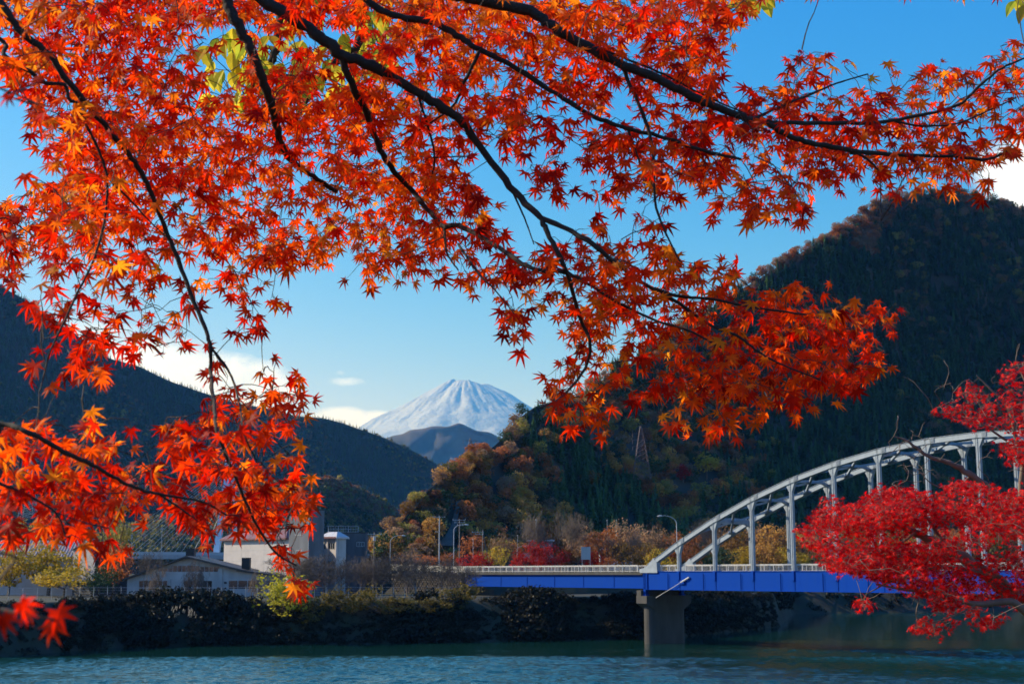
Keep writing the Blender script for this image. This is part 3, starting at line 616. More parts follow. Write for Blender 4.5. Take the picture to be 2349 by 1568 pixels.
# bare trees
def bare_split(H, lv, **k):
    tips = []; A, B, ra, rb = bare_geo(tr_, H, levels=lv, tips=tips, **k); th = ra > np.percentile(ra, 78)
    g1 = G(); g1.segs(A[th], B[th], ra[th], rb[th], 5); g2 = G(); g2.segs(A[~th], B[~th], ra[~th], rb[~th], 3)
    mx = np.concatenate([A, B]); return (('trunk', g1.mesh('trunk', M['hillbark'])), ('twigs', g2.mesh('twigs', M['hillbark']))), mx[:, 2].max(), np.percentile(np.abs(mx[:, :2]), 97)*2
CH = [bare_split(6, 5, spread=.75, droop=.0, kids=3, rad=.15, twig=.010) for _ in range(3)]
WP = [bare_split(6, 5, spread=.6, droop=.65, kids=3, rad=.13, twig=.010) for _ in range(2)]
TL = [bare_split(12, 5, spread=.42, droop=-.05, kids=3, rad=.2, twig=.016) for _ in range(2)]
for x, Y, yt, wp, src, lb in [
    (372, 276, 1268, 70, WP[0], 'weeping bare tree before the left hall windows'), (442, 275, 1272, 92, WP[1], 'weeping bare tree hanging over the middle of the gabled hall'), (602, 274, 1300, 70, WP[0], 'weeping bare tree at the right end of the hall roof'),
    (575, 276, 1302, 60, WP[1], 'small weeping bare tree before the three hall windows'), (668, 276, 1262, 120, CH[0], 'wide bare cherry tree in front of the grey tower base'), (715, 279, 1258, 90, CH[1], 'bare cherry tree in front of the lower right school windows'),
    (778, 276, 1268, 80, CH[2], 'bare cherry tree under the right school block'), (745, 286, 1300, 70, CH[0], 'short bare cherry tree beside the grey shed'), (828, 278, 1262, 84, CH[1], 'bare cherry tree before the windowless dark block'),
    (868, 281, 1272, 80, CH[2], 'bare cherry tree left of the first curved lamp'), (905, 277, 1262, 92, CH[0], 'bare cherry tree at the left end of the stone wall'), (958, 276, 1255, 104, CH[1], 'bare cherry tree in front of the middle of the stone wall'),
    (1012, 277, 1262, 90, CH[2], 'bare cherry tree with a leaning second trunk by the stone wall'), (1055, 279, 1290, 80, CH[0], 'spreading low bare cherry tree beside the bridge abutment'), (935, 296, 1268, 80, CH[2], 'bare tree behind the cherries at the white rail'),
    (1218, 334, 1168, 96, TL[0], 'tall bare tree standing over the red maples at the pink roof'), (1285, 338, 1160, 118, TL[1], 'tallest bare tree beyond the bridge railing'), (1250, 342, 1190, 70, TL[1], 'slender bare tree between the two tall ones'),
    (1455, 336, 1215, 70, TL[0], 'bare-branched tree standing in the ochre row'), (1390, 335, 1225, 80, TL[1], 'bare fan-shaped tree in front of the rust-coloured tree'), (330, 284, 1250, 60, CH[1], 'bare tree behind the left slope of the hall roof'), (1640, 515, 1175, 90, TL[1], 'bare grey tree behind the first arch hanger')]:
    put('bare_tree', x, Y, yt, wp, src[0], src[1], src[2], lb)

# ------------------------------------------------------------------ bank vegetation
def bush_geo(key, W, H, nq, qs, nl=10): g = G(); crown_geo(g, tr_, W, H*1.5, -H*.35, nl, nq, qs, 0, .05); return g.mesh('bush', LC[key])
B1 = [bush_geo('bush', 6, 4, 3000, .13)]; B2 = [bush_geo('dbush', 5, 3.4, 1800, .15) for _ in range(3)]
def bush(x, y, Y, wp, hp, me, lb, group=None):
    X0 = (x-CX)/3305*Y; Y = float(np.interp(X0, SX, SY))+4.6; p = at(x, y-4, Y); W = wp/3305*Y; H = hp/3305*Y*1.3; o = mobj('bush', me, loc=tuple(p)); o.scale = (W/4.1, W/4.1, H/4.0); o.rotation_euler[2] = fr.uniform(0, 6); return tag(o, lb, 'bush', group)
bush(628, 1412, 262, 128, 72, B1[0], 'large bright yellow-green bush at the brow of the bank')
bush(690, 1418, 263, 90, 50, B2[0], 'olive bush leaning against the bright yellow-green bush')
for x, y, wp, hp, lb in [(735, 1404, 70, 44, 'dull olive bush below the grey shed'), (772, 1400, 60, 46, 'rounded brownish bush right of the shed'), (806, 1404, 66, 36, 'low dull bush between the rounded brown bush and its taller neighbour'), (842, 1398, 64, 46, 'taller yellow-tipped bush below the bare cherries'),
    (884, 1402, 70, 32, 'flat bush at the foot of the first cherry before the stone wall'), (926, 1402, 74, 30, 'flat yellowish bush below the left part of the stone wall'), (968, 1404, 66, 28, 'low bush below the middle of the stone wall'), (1008, 1408, 60, 30, 'low dark bush left of the ochre bank shrub'), (1055, 1392, 82, 54, 'spreading ochre shrub beside the bridge abutment')]:
    bush(x, y, 263.5, wp, hp, B2[fr.integers(0, 3)], lb)
# uncountable scrub on the dark bank
n = 4200; xx = fr.uniform(-130, 62, n); sy_ = np.interp(xx, SX, SY); yy = sy_ + fr.uniform(0, 1, n)**1.6*9.5 + .2
k = ~((xx*3305/yy+CX > 388) & (xx*3305/yy+CX < 442) & (yy < sy_+5)) & ~((xx*3305/yy+CX > 560) & (xx*3305/yy+CX < 1110) & (yy > sy_+5.0) & (fr.uniform(size=n) < .75)); xx, yy = xx[k], yy[k]; n = len(xx)
PP = np.stack([xx, yy, gz(xx, yy)-0.4], 1)
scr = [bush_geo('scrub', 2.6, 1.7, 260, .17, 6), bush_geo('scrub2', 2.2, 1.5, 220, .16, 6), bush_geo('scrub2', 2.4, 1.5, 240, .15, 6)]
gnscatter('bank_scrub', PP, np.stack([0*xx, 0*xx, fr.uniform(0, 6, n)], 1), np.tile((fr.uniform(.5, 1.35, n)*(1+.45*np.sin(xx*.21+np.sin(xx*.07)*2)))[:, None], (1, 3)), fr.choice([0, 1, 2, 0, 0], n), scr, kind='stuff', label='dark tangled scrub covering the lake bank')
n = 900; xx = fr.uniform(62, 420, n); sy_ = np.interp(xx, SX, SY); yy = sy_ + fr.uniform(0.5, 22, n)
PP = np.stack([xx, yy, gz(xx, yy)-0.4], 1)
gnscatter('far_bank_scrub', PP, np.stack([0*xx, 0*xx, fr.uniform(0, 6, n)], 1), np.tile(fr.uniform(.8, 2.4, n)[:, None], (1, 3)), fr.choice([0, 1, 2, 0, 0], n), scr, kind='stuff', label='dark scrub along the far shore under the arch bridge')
# tangle of bare roots and branches hanging to the water
g = G()
for q in range(5):
    A, B, ra, rb = bare_geo(tr_, 5.0, levels=4, kids=2, spread=.8, droop=.1, rad=.09, twig=.022); rx = Matrix.Rotation(R(105+q*8), 3, 'X') @ Matrix.Rotation(q*.6, 3, 'Z')
    off = at(640+q*17, 1415, 259); rm = np.array(rx); g.segs(A@rm.T*0.8+off, B@rm.T*0.8+off, ra, rb, 3)
g.obj('bare_tangle', M['palebark'], label='pale tangle of bare branches hanging from the bank to the water', cat='shrub', origin=at(680, 1430, 259)) if False else tag(g.obj('bare_shrub', M['palebark'], origin=at(680, 1430, 259)), 'pale tangle of bare branches hanging from the bank to the water', 'shrub')
# pampas clump
pc = empty('pampas_clump', at(412, 1424, 245.2)); tag(pc, 'clump of pale pampas plumes on the dark bank below the hall', 'pampas grass'); ga = G()
for q in range(26):
    a = fr.uniform(-2.6, 2.6); h = fr.uniform(1.0, 2.6)*(1-abs(a)*.12); b0 = np.array([a*.6, fr.normal()*.4, -0.3]); tp = np.array([a, fr.normal()*.5, h])
    ga.tube(spline([b0, (b0+tp)/2+[0, 0, .2], tp], 2), .015, 3, cap=False)
    g = G(); m_ = 34; tt = np.linspace(0, 1, m_)[:, None]; cc = tp + (tt-.5)*[.1, 0, .55] + fr.normal(size=(m_, 3))*.035; quads(g, cc, fr.normal(size=(m_, 3)), .07, fr)
    g.obj('plume', LC['plume'], pc)
ga.obj('stalks', M['twig'], pc)
# ------------------------------------------------------------------ arch bridge
DU = np.array([5.13, -7.0, 0]); SP = np.linalg.norm(DU); U = DU/SP; VV = np.array([-U[1], U[0], 0])   # U along the deck towards the viewer, VV away from the viewer
P0 = np.array([28.46, 245.0, 0]); WB = 8.5
def bp(n, v=0.0, z=0.0): return P0 + U*SP*n + VV*v + np.array([0, 0, z])
br = empty('arch_bridge', tuple(bp(-1, WB/2, 0))); tag(br, 'road bridge with blue girders and a pale grey steel arch over the lake', 'bridge')
BO = np.array(br.location)
def bpart(g, name, m_, **k):
    o = mobj(name, g.mesh(name, m_, origin=BO), k.pop('parent', br), **k); return o
def zr(n): return 12.7 + 18.2*(1-((n-7)/8.0)**2)
NA_, NB_ = -1, 15
Zt, Zg = 12.42, 9.3
for side in (0, 1):
    v = side*WB; g = G()
    ns = [-0.86] + list(range(0, 15)) + [14.86]
    for a, b in zip(ns[:-1], ns[1:]):
        p, q = bp(a, v, zr(a)), bp(b, v, zr(b)); d = (q-p)/np.linalg.norm(q-p); up = np.cross(VV, d); up = up if up[2] > 0 else -up
        g.beam(p-d*.15, q+d*.15, 0.66, 0.72, up=up); g.beam(p-d*.15+up*.39, q+d*.15+up*.39, 0.84, 0.05, up=up); g.beam(p-d*.15-up*.38, q+d*.15-up*.38, 0.84, 0.05, up=up)
    bpart(g, 'arch_rib', M['white'])
    for n in range(0, 15):
        g = G(); q = n+0.14; p = bp(q, v, zr(q)+.02); d = unit(bp(n+.3, v, zr(n+.3))-bp(n, v, zr(n)))
        for k in range(6): g.beam(p+d*(k-2.5)*.14-[0, 0, .35]-VV*.41, p+d*(k-2.5)*.14+[0, 0, .38]-VV*.41, .07, .05, up=tuple(VV))
        bpart(g, 'splice_plate', M['white'])
        g = G(); top = bp(n, v, zr(n)-.35); bot = bp(n, v, Zt)
        g.beam(bot, top, .52, .48, up=tuple(VV)); g.beam(bot-VV*.30-U*0, top-VV*.30, .10, .05, up=tuple(VV))
        for s_ in (-1, 1): g.beam(bot+U*s_*.27, top+U*s_*.27, .52, .04, up=tuple(U))
        if zr(n) > 16:
            z_ = zr(n)-.4
            for s_ in (-1, 1):                     # flared head
                c0 = bp(n, v, z_); sl = (zr(n+.05*s_)-zr(n))/(SP*.05)
                V = [c0+U*s_*.3+VV*q_+[0, 0, -1.3] for q_ in (-.28, .28)] + [c0+U*s_*.3+VV*q_+[0, 0, .1] for q_ in (.28, -.28)] + [c0+U*s_*1.0+VV*q_+[0, 0, .1+sl*.75] for q_ in (-.28, .28)]
                g.add(V, [(0, 1, 4), (4, 1, 5)] if False else [(0, 3, 4), (1, 5, 2)]); g.add(V, [(0, 4, 5, 1)])
        g.beam(bot-[0, 0, 1.5]-VV*.16, bot-VV*.16, .55, .42, up=tuple(VV), mat=1)
        bpart(g, 'hanger_post', [M['white'], M['blue']])
# cross beams and X bracing between the two ribs
for n in range(0, 15):
    if n in (0, 14): continue
    z = zr(n)-.05; g = G(); a, b = bp(n, .35, z), bp(n, WB-.35, z); c = bp(n, WB/2, z+.12)
    hh = .95 if n in (1, 13) else .42
    P = [bp(n, .3, z-.35), bp(n, 1.3, z+.02), c, bp(n, WB-1.3, z+.02), bp(n, WB-.3, z-.35)]
    for a_, b_ in zip(P[:-1], P[1:]): g.beam(a_, b_, .5, hh)
    bpart(g, 'cross_beam', M['white'])
for n in range(1, 14):
    for s_ in (-1, 1):
        g = G(); a = bp(n-.5*s_, .35, zr(n-.5*s_)-.1); b = bp(n+.5*s_, WB-.35, zr(n+.5*s_)-.1); d = unit(b-a)
        g.beam(a, b, .34, .30); g.beam(a-d*.1, a+d*.9, .9, .34); g.beam(b-d*.9, b+d*.1, .9, .34)
        bpart(g, 'diagonal_brace', M['white'])
# white knuckles where the ribs meet the girder
for side in (0, 1):
    for n, s_ in ((-1, 1), (15, -1)):
        v = side*WB; g = G(); prof = [(-.36, -.1), (-.42, .25), (-.38, .42), (.0, .55), (.35, .85), (.62, 1.35), (1.6*.0+.95, 1.9), (1.25, 1.3), (1.3, -.1)]
        V = []
        for q_ in (-.42, .42):
            for a_, z_ in prof: V.append(bp(n+s_*a_/3.2*1.0, v+q_, 12.28+z_*1.25))
        k = len(prof); g.add(V, [list(range(k))]); g.add(V, [list(range(k, 2*k))[::-1]]); g.add(V, [(i, (i+1) % k, (i+1) % k+k, i+k) for i in range(k)])
        bpart(g, 'arch_foot', M['white'])
# main span girders (one panel per bay), side span girders
for side in (0, 1):
    v = side*WB
    for n in range(-1, 15):
        g = G(); g.obox((bp(n, v, (Zt+Zg)/2)+bp(n+1, v, (Zt+Zg)/2))/2, U*(SP/2-.01), VV*.16, np.array([0, 0, (Zt-Zg)/2])); bpart(g, 'girder_panel', M['blue'])
        g = G(); s_ = -1 if side == 0 else 1
        g.beam(bp(n+.68, v+s_*.2, Zg), bp(n+.68, v+s_*.2, Zt-.35), .14, .10, up=tuple(VV))
        for k in range(14): g.beam(bp(n+.70, v+s_*.19, Zg+.25+k*.17), bp(n+.74, v+s_*.19, Zg+.25+k*.17), .05, .04)
        g.beam(bp(n+.03, v+s_*.2, Zg), bp(n+.03, v+s_*.2, Zt-.9), .05, .08, up=tuple(VV)); bpart(g, 'girder_stiffener', M['blue'])
    g = G()
    for zz in (Zt, Zg): g.beam(bp(-1, v, zz), bp(15, v, zz), .62, .07)
    bpart(g, 'girder_flange', M['blue'])
    for a, b in ((-8, -1), (15, 22)):
        v2 = .30 + side*(WB-.60)
        for k in range(a, b):
            g = G(); g.obox((bp(k, v2, 10.66)+bp(k+1, v2, 10.66))/2, U*(SP/2-.01), VV*.14, np.array([0, 0, 1.14])); bpart(g, 'side_girder_panel', M['blue'])
        g = G()
        for k in range(b-a+1): g.beam(bp(a+k*1.0, v2-.19 if side == 0 else v2+.19, 9.5), bp(a+k*1.0, v2-.19 if side == 0 else v2+.19, 11.75), .10, .08, up=tuple(VV))
        g.beam(bp(a, v2, 9.49), bp(b, v2, 9.49), .5, .06); bpart(g, 'side_girder_rib', M['blue'])
# inside of the girders: cross girders, deck, fascia, road
g = G(); g.obox(bp(7, WB/2, 11.75), U*SP*15.15, VV*(WB/2+.1-.3), np.array([0, 0, .18])); g2 = G()
bpart(g, 'deck_slab', M['conc'])
g2.obox(bp(7, WB/2, 11.95), U*SP*15.1, VV*3.0, np.array([0, 0, .03])); bpart(g2, 'road_surface', M['asphalt'])
g = G()
for k in range(-8, 22): g.beam(bp(k+.5, .4, 10.9), bp(k+.5, WB-.4, 10.9), .3, 1.2)
bpart(g, 'floor_beams', M['blue'], kind='stuff')
for v in (-.25, WB+.25):
    for a, b in ((-8.05, -1.06), (15.06, 22)):
        g = G(); s_ = .45 if v < 0 else -.45
        g.obox((bp(a, v+s_, 12.08)+bp(b, v+s_, 12.08))/2, U*SP*(b-a)/2, VV*.48, np.array([0, 0, .26])); bpart(g, 'edge_kerb', M['dconc'] if v < 0 else M['conc'])
# main expansion post (ribbed) beside the pier
g = G()
for k, x_ in enumerate((-.0, .25, .42, .52)): g.beam(bp(-1+x_/5.0-.02, -.25, 9.25), bp(-1+x_/5.0-.02, -.25, 12.2), .14, .2, up=tuple(VV))
bpart(g, 'end_stiffener', M['blue'])
# railings
for v, vs in ((.45, -.22), (WB-.45, WB+.22)):
    def rail(a, b, v):
        z0 = 12.35; 
        top = G(); top.beam(bp(a, v, z0+1.12), bp(b, v, z0+1.12), .10, .09); top.beam(bp(a, v, z0+.12), bp(b, v, z0+.12), .06, .06); top.beam(bp(a, v, z0+.98), bp(b, v, z0+.98), .04, .04); bpart(top, 'handrail', M['alu'])
        L = (b-a)*SP; n_ = int(L/2.0); me = None
        for k in range(n_+1):
            p = bp(a+(b-a)*k/n_, v, z0)
            if me is None: g = G(); g.beam((0, 0, 0), (0, 0, 1.12), .10, .10, up=tuple(VV)); me = g.mesh('rail_post', M['alu'])
            mobj('rail_post', me, br, loc=tuple(p-BO))
        g = G(); m_ = int(L/.16); A = np.array([bp(a+(b-a)*(k+.5)/m_, v, z0+.12) for k in range(m_)]); g.segs(A, A+[0, 0, .88], .014, .014, 4); bpart(g, 'balusters', M['baluster'], kind='stuff')
    rail(-8.1, -1.2, vs); rail(-.8, 14.8, v)
    rail(15.2, 22, vs)
# long diagonal inspection rod with its bracket, bearing
g = G(); a = bp(.32, -.35, 11.4); b = bp(-.62, -.6, 7.9); g.tube([a, a+(b-a)*.25], .16, 8); g.tube([a+(b-a)*.25, b], .05, 6); bpart(g, 'damper_rod', M['alu'])
g = G(); g.obox(bp(.12, -.3, 10.6), U*.5, VV*.2, (0, 0, .3)); g.obox(bp(.2, -.25, 10.95), U*.8, VV*.1, (0, 0, .12)); bpart(g, 'damper_bracket', M['blue'])
for n in (-1, 15):
    for v in (0, WB):
        g = G(); g.obox(bp(n, v, 8.75), U*.28, VV*.3, (0, 0, .5)); g.obox(bp(n, v, 8.35), U*.45, VV*.45, (0, 0, .12)); g.obox(bp(n, v, 9.05), U*.4, VV*.4, (0, 0, .1)); bpart(g, 'bearing', M['blue'])
    g = G(); g.obox(bp(n-.09 if n < 0 else n+.09, WB/2, 8.55), U*.55, VV*(WB/2+.9), (0, 0, .6)); bpart(g, 'bearing_block', M['conc'])
    # pier: wall with rounded ends and cantilevered cap
    g = G(); N_ = 10; out = []
    for k in range(N_): a_ = -math.pi/2+math.pi*k/(N_-1); out.append((1.25*math.sin(a_), -(WB/2-1.2)-1.25*math.cos(a_)))
    for k in range(N_): a_ = math.pi/2-math.pi*k/(N_-1); out.append((1.25*math.sin(a_), (WB/2-1.2)+1.25*math.cos(a_)))
    V = [bp(n, WB/2+y_, z_)+U*x_ for z_ in (-3.2, 8.0) for x_, y_ in out]; k = len(out)
    g.add(V, [list(range(k, 2*k))]); g.add(V, [(i, (i+1) % k, (i+1) % k+k, i+k) for i in range(k)]); bpart(g, 'pier', M['conc'])
    g = G(); cap = [(-(WB/2+1.0), 6.9), (-(WB/2+1.0), 8.2), (WB/2+1.0, 8.2), (WB/2+1.0, 6.9), (WB/2-1.4, 5.4), (-(WB/2-1.4), 5.4)]
    V = [bp(n, WB/2+y_, z_)+U*x_ for x_ in (-1.35, 1.35) for y_, z_ in cap]; g.add(V, [list(range(6))]); g.add(V, [list(range(6, 12))[::-1]]); g.add(V, [(i, (i+1) % 6, (i+1) % 6+6, i+6) for i in range(6)]); bpart(g, 'pier_cap', M['conc'])
g = G(); g.obox(bp(-8.35, WB/2, 8.3), U*2.4, VV*(WB/2+.8), (0, 0, 4.0)); g.obox(bp(-8.2, WB/2, 6.2), U*3.4, VV*(WB/2+1.2), (0, 0, 2.6)); bpart(g, 'abutment', M['dconc'])
g = G(); g.obox(bp(-8.62, -.3, 12.9), U*3.0, VV*.25, (0, 0, .75)); g.obox(bp(-8.62, WB+.3, 12.9), U*3.0, VV*.25, (0, 0, .75)); bpart(g, 'wing_wall', M['dconc'])
# ------------------------------------------------------------------ stone wall and roadside rail
XA, XB = (1062-CX)/3305*297, (900-CX)/3305*317
A0, B0 = np.array([XA, 297.0, 0]), np.array([XB, 317.0, 0]); WL = np.linalg.norm(B0-A0); wu = (B0-A0)/WL; wn = np.array([wu[1], -wu[0], 0]); wn = wn if wn[1] < 0 else -wn
sw = empty('stone_wall', tuple(A0)); tag(sw, 'dark mossy rubble stone wall holding up the road left of the bridge', 'wall')
g = G(); c = (A0+B0)/2; g.obox(c-wn*.5+[0, 0, 9.5], wu*WL/2, wn*.45, (0, 0, 2.55)); mobj('wall_core', g.mesh('wall_core', M['dconc'], origin=A0), sw)
sts = []
for q in range(6):
    g = G(); r0 = fr.uniform(.86, 1, (8,)); V = np.array([(a, b, d) for d in (0, 1) for a, b in ((-1, -1), (1, -1), (1, 1), (-1, 1))], float)
    V[:, :2] *= np.where(V[:, 2:] > 0, .72, .97)*r0[:, None]; V[:, 2] = V[:, 2]*fr.uniform(.7, 1.1, 8); g.add(V, BOXF); sts.append(g.mesh('stone', M['stone']))
rw, nr_ = .72, 10; ncol = 28; wa = math.atan2(wu[1], wu[0])
for r_ in range(nr_):
    for k in range(ncol):
        L = WL/ncol; o = mobj('stone', sts[fr.integers(0, 6)], sw); p = wu*((k+.5+(r_ % 2)*.5-.25)*L) + wn*(-.05) + np.array([0, 0, 7.35+(r_+.5)*.46])
        mt = Matrix((wu*L/2*fr.uniform(.92, 1), np.array([0, 0, .215]), wn*.28*fr.uniform(.6, 1.3))).transposed().to_4x4(); mt.translation = Vector(p); o.matrix_local = mt
gr = empty('roadside_rail', tuple(A0+[0, 0, 12])); tag(gr, 'cream five-bar roadside rail along the top of the stone wall', 'railing')
A1 = A0 + np.array([0, 0, 11.95]) - wu*1.0; B1_ = B0+np.array([0, 0, 12.6]) + wu*.5; 
for k in range(5):
    g = G(); g.beam(A1+[0, 0, .3+k*.27]+wn*.2, B1_+[0, 0, .3-k*.0+k*.27]+wn*.2, .05, .12); mobj('rail_bar', g.mesh('rail_bar', M['rail_cream'], origin=A0+[0, 0, 12]), gr)
for k in range(11):
    p = A1+(B1_-A1)*k/10; g = G(); g.beam(p-[0, 0, .5], p+[0, 0, 1.5], .14, .12, up=tuple(wn)); mobj('rail_post', g.mesh('rail_post', M['rail_cream'], origin=A0+[0, 0, 12]), gr)
# chain link fence along the bank top
cf = empty('chain_link_fence', (0, 273, 7.5)); tag(cf, 'thin grey chain-link fence with steel posts along the brow of the bank', 'fence')
fx = np.arange(-96, -8, 2.1); fz = gz(fx, np.full(len(fx), 273.0)); pm = G(); pm.segs([(0, 0, -.3)], [(0, 0, 2.0)], .04, .04, 6); pm.segs([(0, 0, 1.95)], [(0, -.3, 2.3)], .03, .03, 6); pm = pm.mesh('fence_post', M['steel'])
fY = np.interp(fx, [-96, -70, -50, -8], [246, 262, 270, 276.5]); fz = gz(fx, fY)
for x_, y_, z_ in zip(fx, fY, fz): mobj('fence_post', pm, cf, loc=(x_, y_-273, z_-7.5))
g = G()
for h_ in (.1, .55, 1.0, 1.5, 1.95): 
    Pp = np.stack([fx, fY, fz+h_], 1); g.segs(Pp[:-1], Pp[1:], .012 if 0 < h_ < 1.9 else .025, .012 if 0 < h_ < 1.9 else .025, 3)
mobj('fence_wires', g.mesh('fence_wires', M['steel'], origin=(0, 273, 7.5)), cf, kind='stuff')

# ------------------------------------------------------------------ buildings
UB = np.array([.75, -.66, 0]); UB /= np.linalg.norm(UB); WBk = np.array([-UB[1], UB[0], 0])
def onface(x, P, u):                 # distance along a facade that starts at P where layout column x falls
    s = (x-CX)/3305.0; return (s*P[1]-P[0])/(u[0]-s*u[1])
def zat(y, Y): return ZC + (HZ-y)/3305.0*Y
class Face:
    def __init__(s, x0, Y0, u): s.P = np.array([(x0-CX)/3305*Y0, Y0, 0]); s.u = u; s.n = np.array([u[1], -u[0], 0]); s.n = s.n if s.n[1] < 0 else -s.n
    def pt(s, x, y, off=0.0):
        d = onface(x, s.P, s.u); q = s.P+s.u*d; return q+[0, 0, zat(y, q[1])]+s.n*off
    def rect(s, g, x0, y0, x1, y1, d0=0.0, d1=-.3, **k):       # slab between offsets d0 (front) and d1 (back)
        a, b = s.pt(x0, y1), s.pt(x1, y1); zt = s.pt((x0+x1)/2, y0)[2]; zb = s.pt((x0+x1)/2, y1)[2]
        c = (a+b)/2; c[2] = (zt+zb)/2; L = np.linalg.norm((b-a)[:2]); g.obox(c+s.n*(d0+d1)/2, s.u*L/2, s.n*abs(d0-d1)/2, (0, 0, (zt-zb)/2), **k); return c, L, zt-zb
    def wallholes(s, g, x0, ytop, x1, ybot, holes, th=.3, d0=0.0, **k):
        xs = sorted({x0, x1, *[h[0] for h in holes], *[h[2] for h in holes]})
        for a, b in zip(xs[:-1], xs[1:]):
            hs = sorted([(h[1], h[3]) for h in holes if h[0] <= a and h[2] >= b]); y = ytop
            for t_, b_ in hs: 
                if t_ > y: s.rect(g, a, y, b, t_, d0, d0-th, **k)
                y = b_
            if y < ybot: s.rect(g, a, y, b, ybot, d0, d0-th, **k)
    def window(s, parent, x0, y0, x1, y1, nx=2, ny=1, fm='alu', th=.09, inset=.12, bars=0):
        g = G(); c, L, H = s.rect(G(), x0, y0, x1, y1, -inset, -inset-.05); O = np.array(parent.location)
        for t_ in np.linspace(-L/2, L/2, nx+1): g.beam(c+s.u*t_+[0, 0, -H/2], c+s.u*t_+[0, 0, H/2], th, .08, up=tuple(s.n))
        for t_ in np.linspace(-H/2, H/2, ny+1): g.beam(c-s.u*L/2+[0, 0, t_], c+s.u*L/2+[0, 0, t_], .08, th)
        w_ = mobj('window', g.mesh('window', M[fm], origin=O), parent)
        for i in range(nx):
            g = G(); g.obox(c+s.u*((i+.5)*L/nx-L/2)-s.n*.02, s.u*(L/nx/2-.03), s.n*.012, (0, 0, H/2-.03)); mobj('pane', g.mesh('pane', M['glass'], origin=O), w_)
def bp_(g, name, m_, par): return mobj(name, g.mesh(name, m_, origin=np.array(par.location)), par)
sc_o = empty('school_building', tuple(at(620, HZ, 306)*[1, 1, 0]+[0, 0, 7.6])); tag(sc_o, 'off-white school block with a maroon roof and a grey concrete stair tower', 'building')
F1 = Face(512, 313, UB); E1 = onface(662, F1.P, UB)
def block(F, x0, x1, depth, y0, zb=7.3):
    a, b = F.pt(x0, y0), F.pt(x1, y0); zt = (a[2]+b[2])/2; L = np.linalg.norm((b-a)[:2]); c = (a+b)/2; c[2] = (zt+zb)/2
    return c - F.n*depth/2, F.u*L/2, F.n*depth/2, np.array([0, 0, (zt-zb)/2]), zt, L
c, ux, uy, uz, zt, L = block(F1, 512, 662, 11, 1236); g = G(); g.obox(c, ux, uy, uz); bp_(g, 'wall', M['cream'], sc_o)
g = G()
for yy in (1262, 1286): F1.rect(g, 512, yy, 662, yy+.6, .012, -.05)
F1.rect(g, 552, 1237, 552.7, 1310, .012, -.05); F1.rect(g, 604, 1237, 604.7, 1310, .012, -.05); bp_(g, 'wall_joint', M['shade'], sc_o)
# mansard roof: sloping maroon skirt with a flat top, overhanging the wall
def mansard(F, x0, x1, ye, yt, depth, m_, name='roof', inset=1.6, over=.7):
    a, b = F.pt(x0, ye), F.pt(x1, ye); z0 = (a[2]+b[2])/2; z1 = F.pt((x0+x1)/2, yt)[2]; a[2] = b[2] = z0
    lo = [a-F.u*over+F.n*over, b+F.u*over+F.n*over, b+F.u*over-F.n*(depth+over), a-F.u*over-F.n*(depth+over)]
    hi = [a+F.u*inset-F.n*inset, b-F.u*inset-F.n*inset, b-F.u*inset-F.n*(depth-inset), a+F.u*inset-F.n*(depth-inset)]
    hi = [h*[1, 1, 0]+[0, 0, z1] for h in hi]; lo2 = [l-[0, 0, .35] for l in lo]; g = G(); V = lo2+lo+hi
    g.add(V, [(0, 1, 5, 4), (1, 2, 6, 5), (2, 3, 7, 6), (3, 0, 4, 7), (4, 5, 9, 8), (5, 6, 10, 9), (6, 7, 11, 10), (7, 4, 8, 11), (8, 9, 10, 11), (3, 2, 1, 0)]); rf = bp_(g, name, m_, sc_o)
    g = G()
    for t_ in np.arange(1.5, np.linalg.norm(b-a), 2.2):
        g.beam(lo[0]+F.u*t_, lo[0]*[1, 1, 0]+F.u*t_-F.n*(over+inset)+[0, 0, z1], .06, .05)
    mobj('roof_seam', g.mesh('roof_seam', m_, origin=np.array(sc_o.location)), rf)
    return z1, hi
z1, hi = mansard(F1, 512, 655, 1235, 1217, 11, M['maroon'])
def rooffence(hi0, hi1, z, h, name='roof_fence'):
    g = G(); L = np.linalg.norm(hi1-hi0); u = (hi1-hi0)/L; n_ = int(L/.5)
    for zz in (0.1, h*.5, h): g.beam(hi0+[0, 0, zz], hi1+[0, 0, zz], .06, .06)
    for k in range(n_+1): g.beam(hi0+u*k*L/n_, hi0+u*k*L/n_+[0, 0, h], .035 if k % 4 else .10, .035 if k % 4 else .10, up=(0, 1, 0))
    for k in range(0, n_, 4): g.beam(hi0+u*k*L/n_+[0, .9, 0], hi0+u*k*L/n_+[0, 0, h*.9], .06, .06, up=(1, 0, 0))
    bp_(g, name, M['alu'], sc_o)
rooffence(hi[0], hi[1]+UB*3.0, 0, 1.35)
# stair tower
FT = Face(661, F1.pt(661, 1300)[1]-1.0, UB)
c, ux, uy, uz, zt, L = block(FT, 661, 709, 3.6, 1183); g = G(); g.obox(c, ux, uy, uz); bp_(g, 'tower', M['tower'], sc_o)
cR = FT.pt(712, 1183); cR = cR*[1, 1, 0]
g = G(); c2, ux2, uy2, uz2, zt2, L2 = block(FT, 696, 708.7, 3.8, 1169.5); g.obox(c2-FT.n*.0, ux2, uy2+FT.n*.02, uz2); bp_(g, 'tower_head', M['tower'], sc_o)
FT.window(sc_o, 675.5, 1214, 692.5, 1227, 2, 1, inset=-.05); FT.window(sc_o, 678, 1262, 692, 1272, 2, 1, inset=-.05); 
g = G(); pd = FT.pt(707, 1240, .08); g.segs([pd*[1, 1, 0]+[0, 0, 8]], [pd*[1, 1, 0]+[0, 0, zt2-.5]], .07, .07, 6); bp_(g, 'drain_pipe', M['steel'], sc_o)
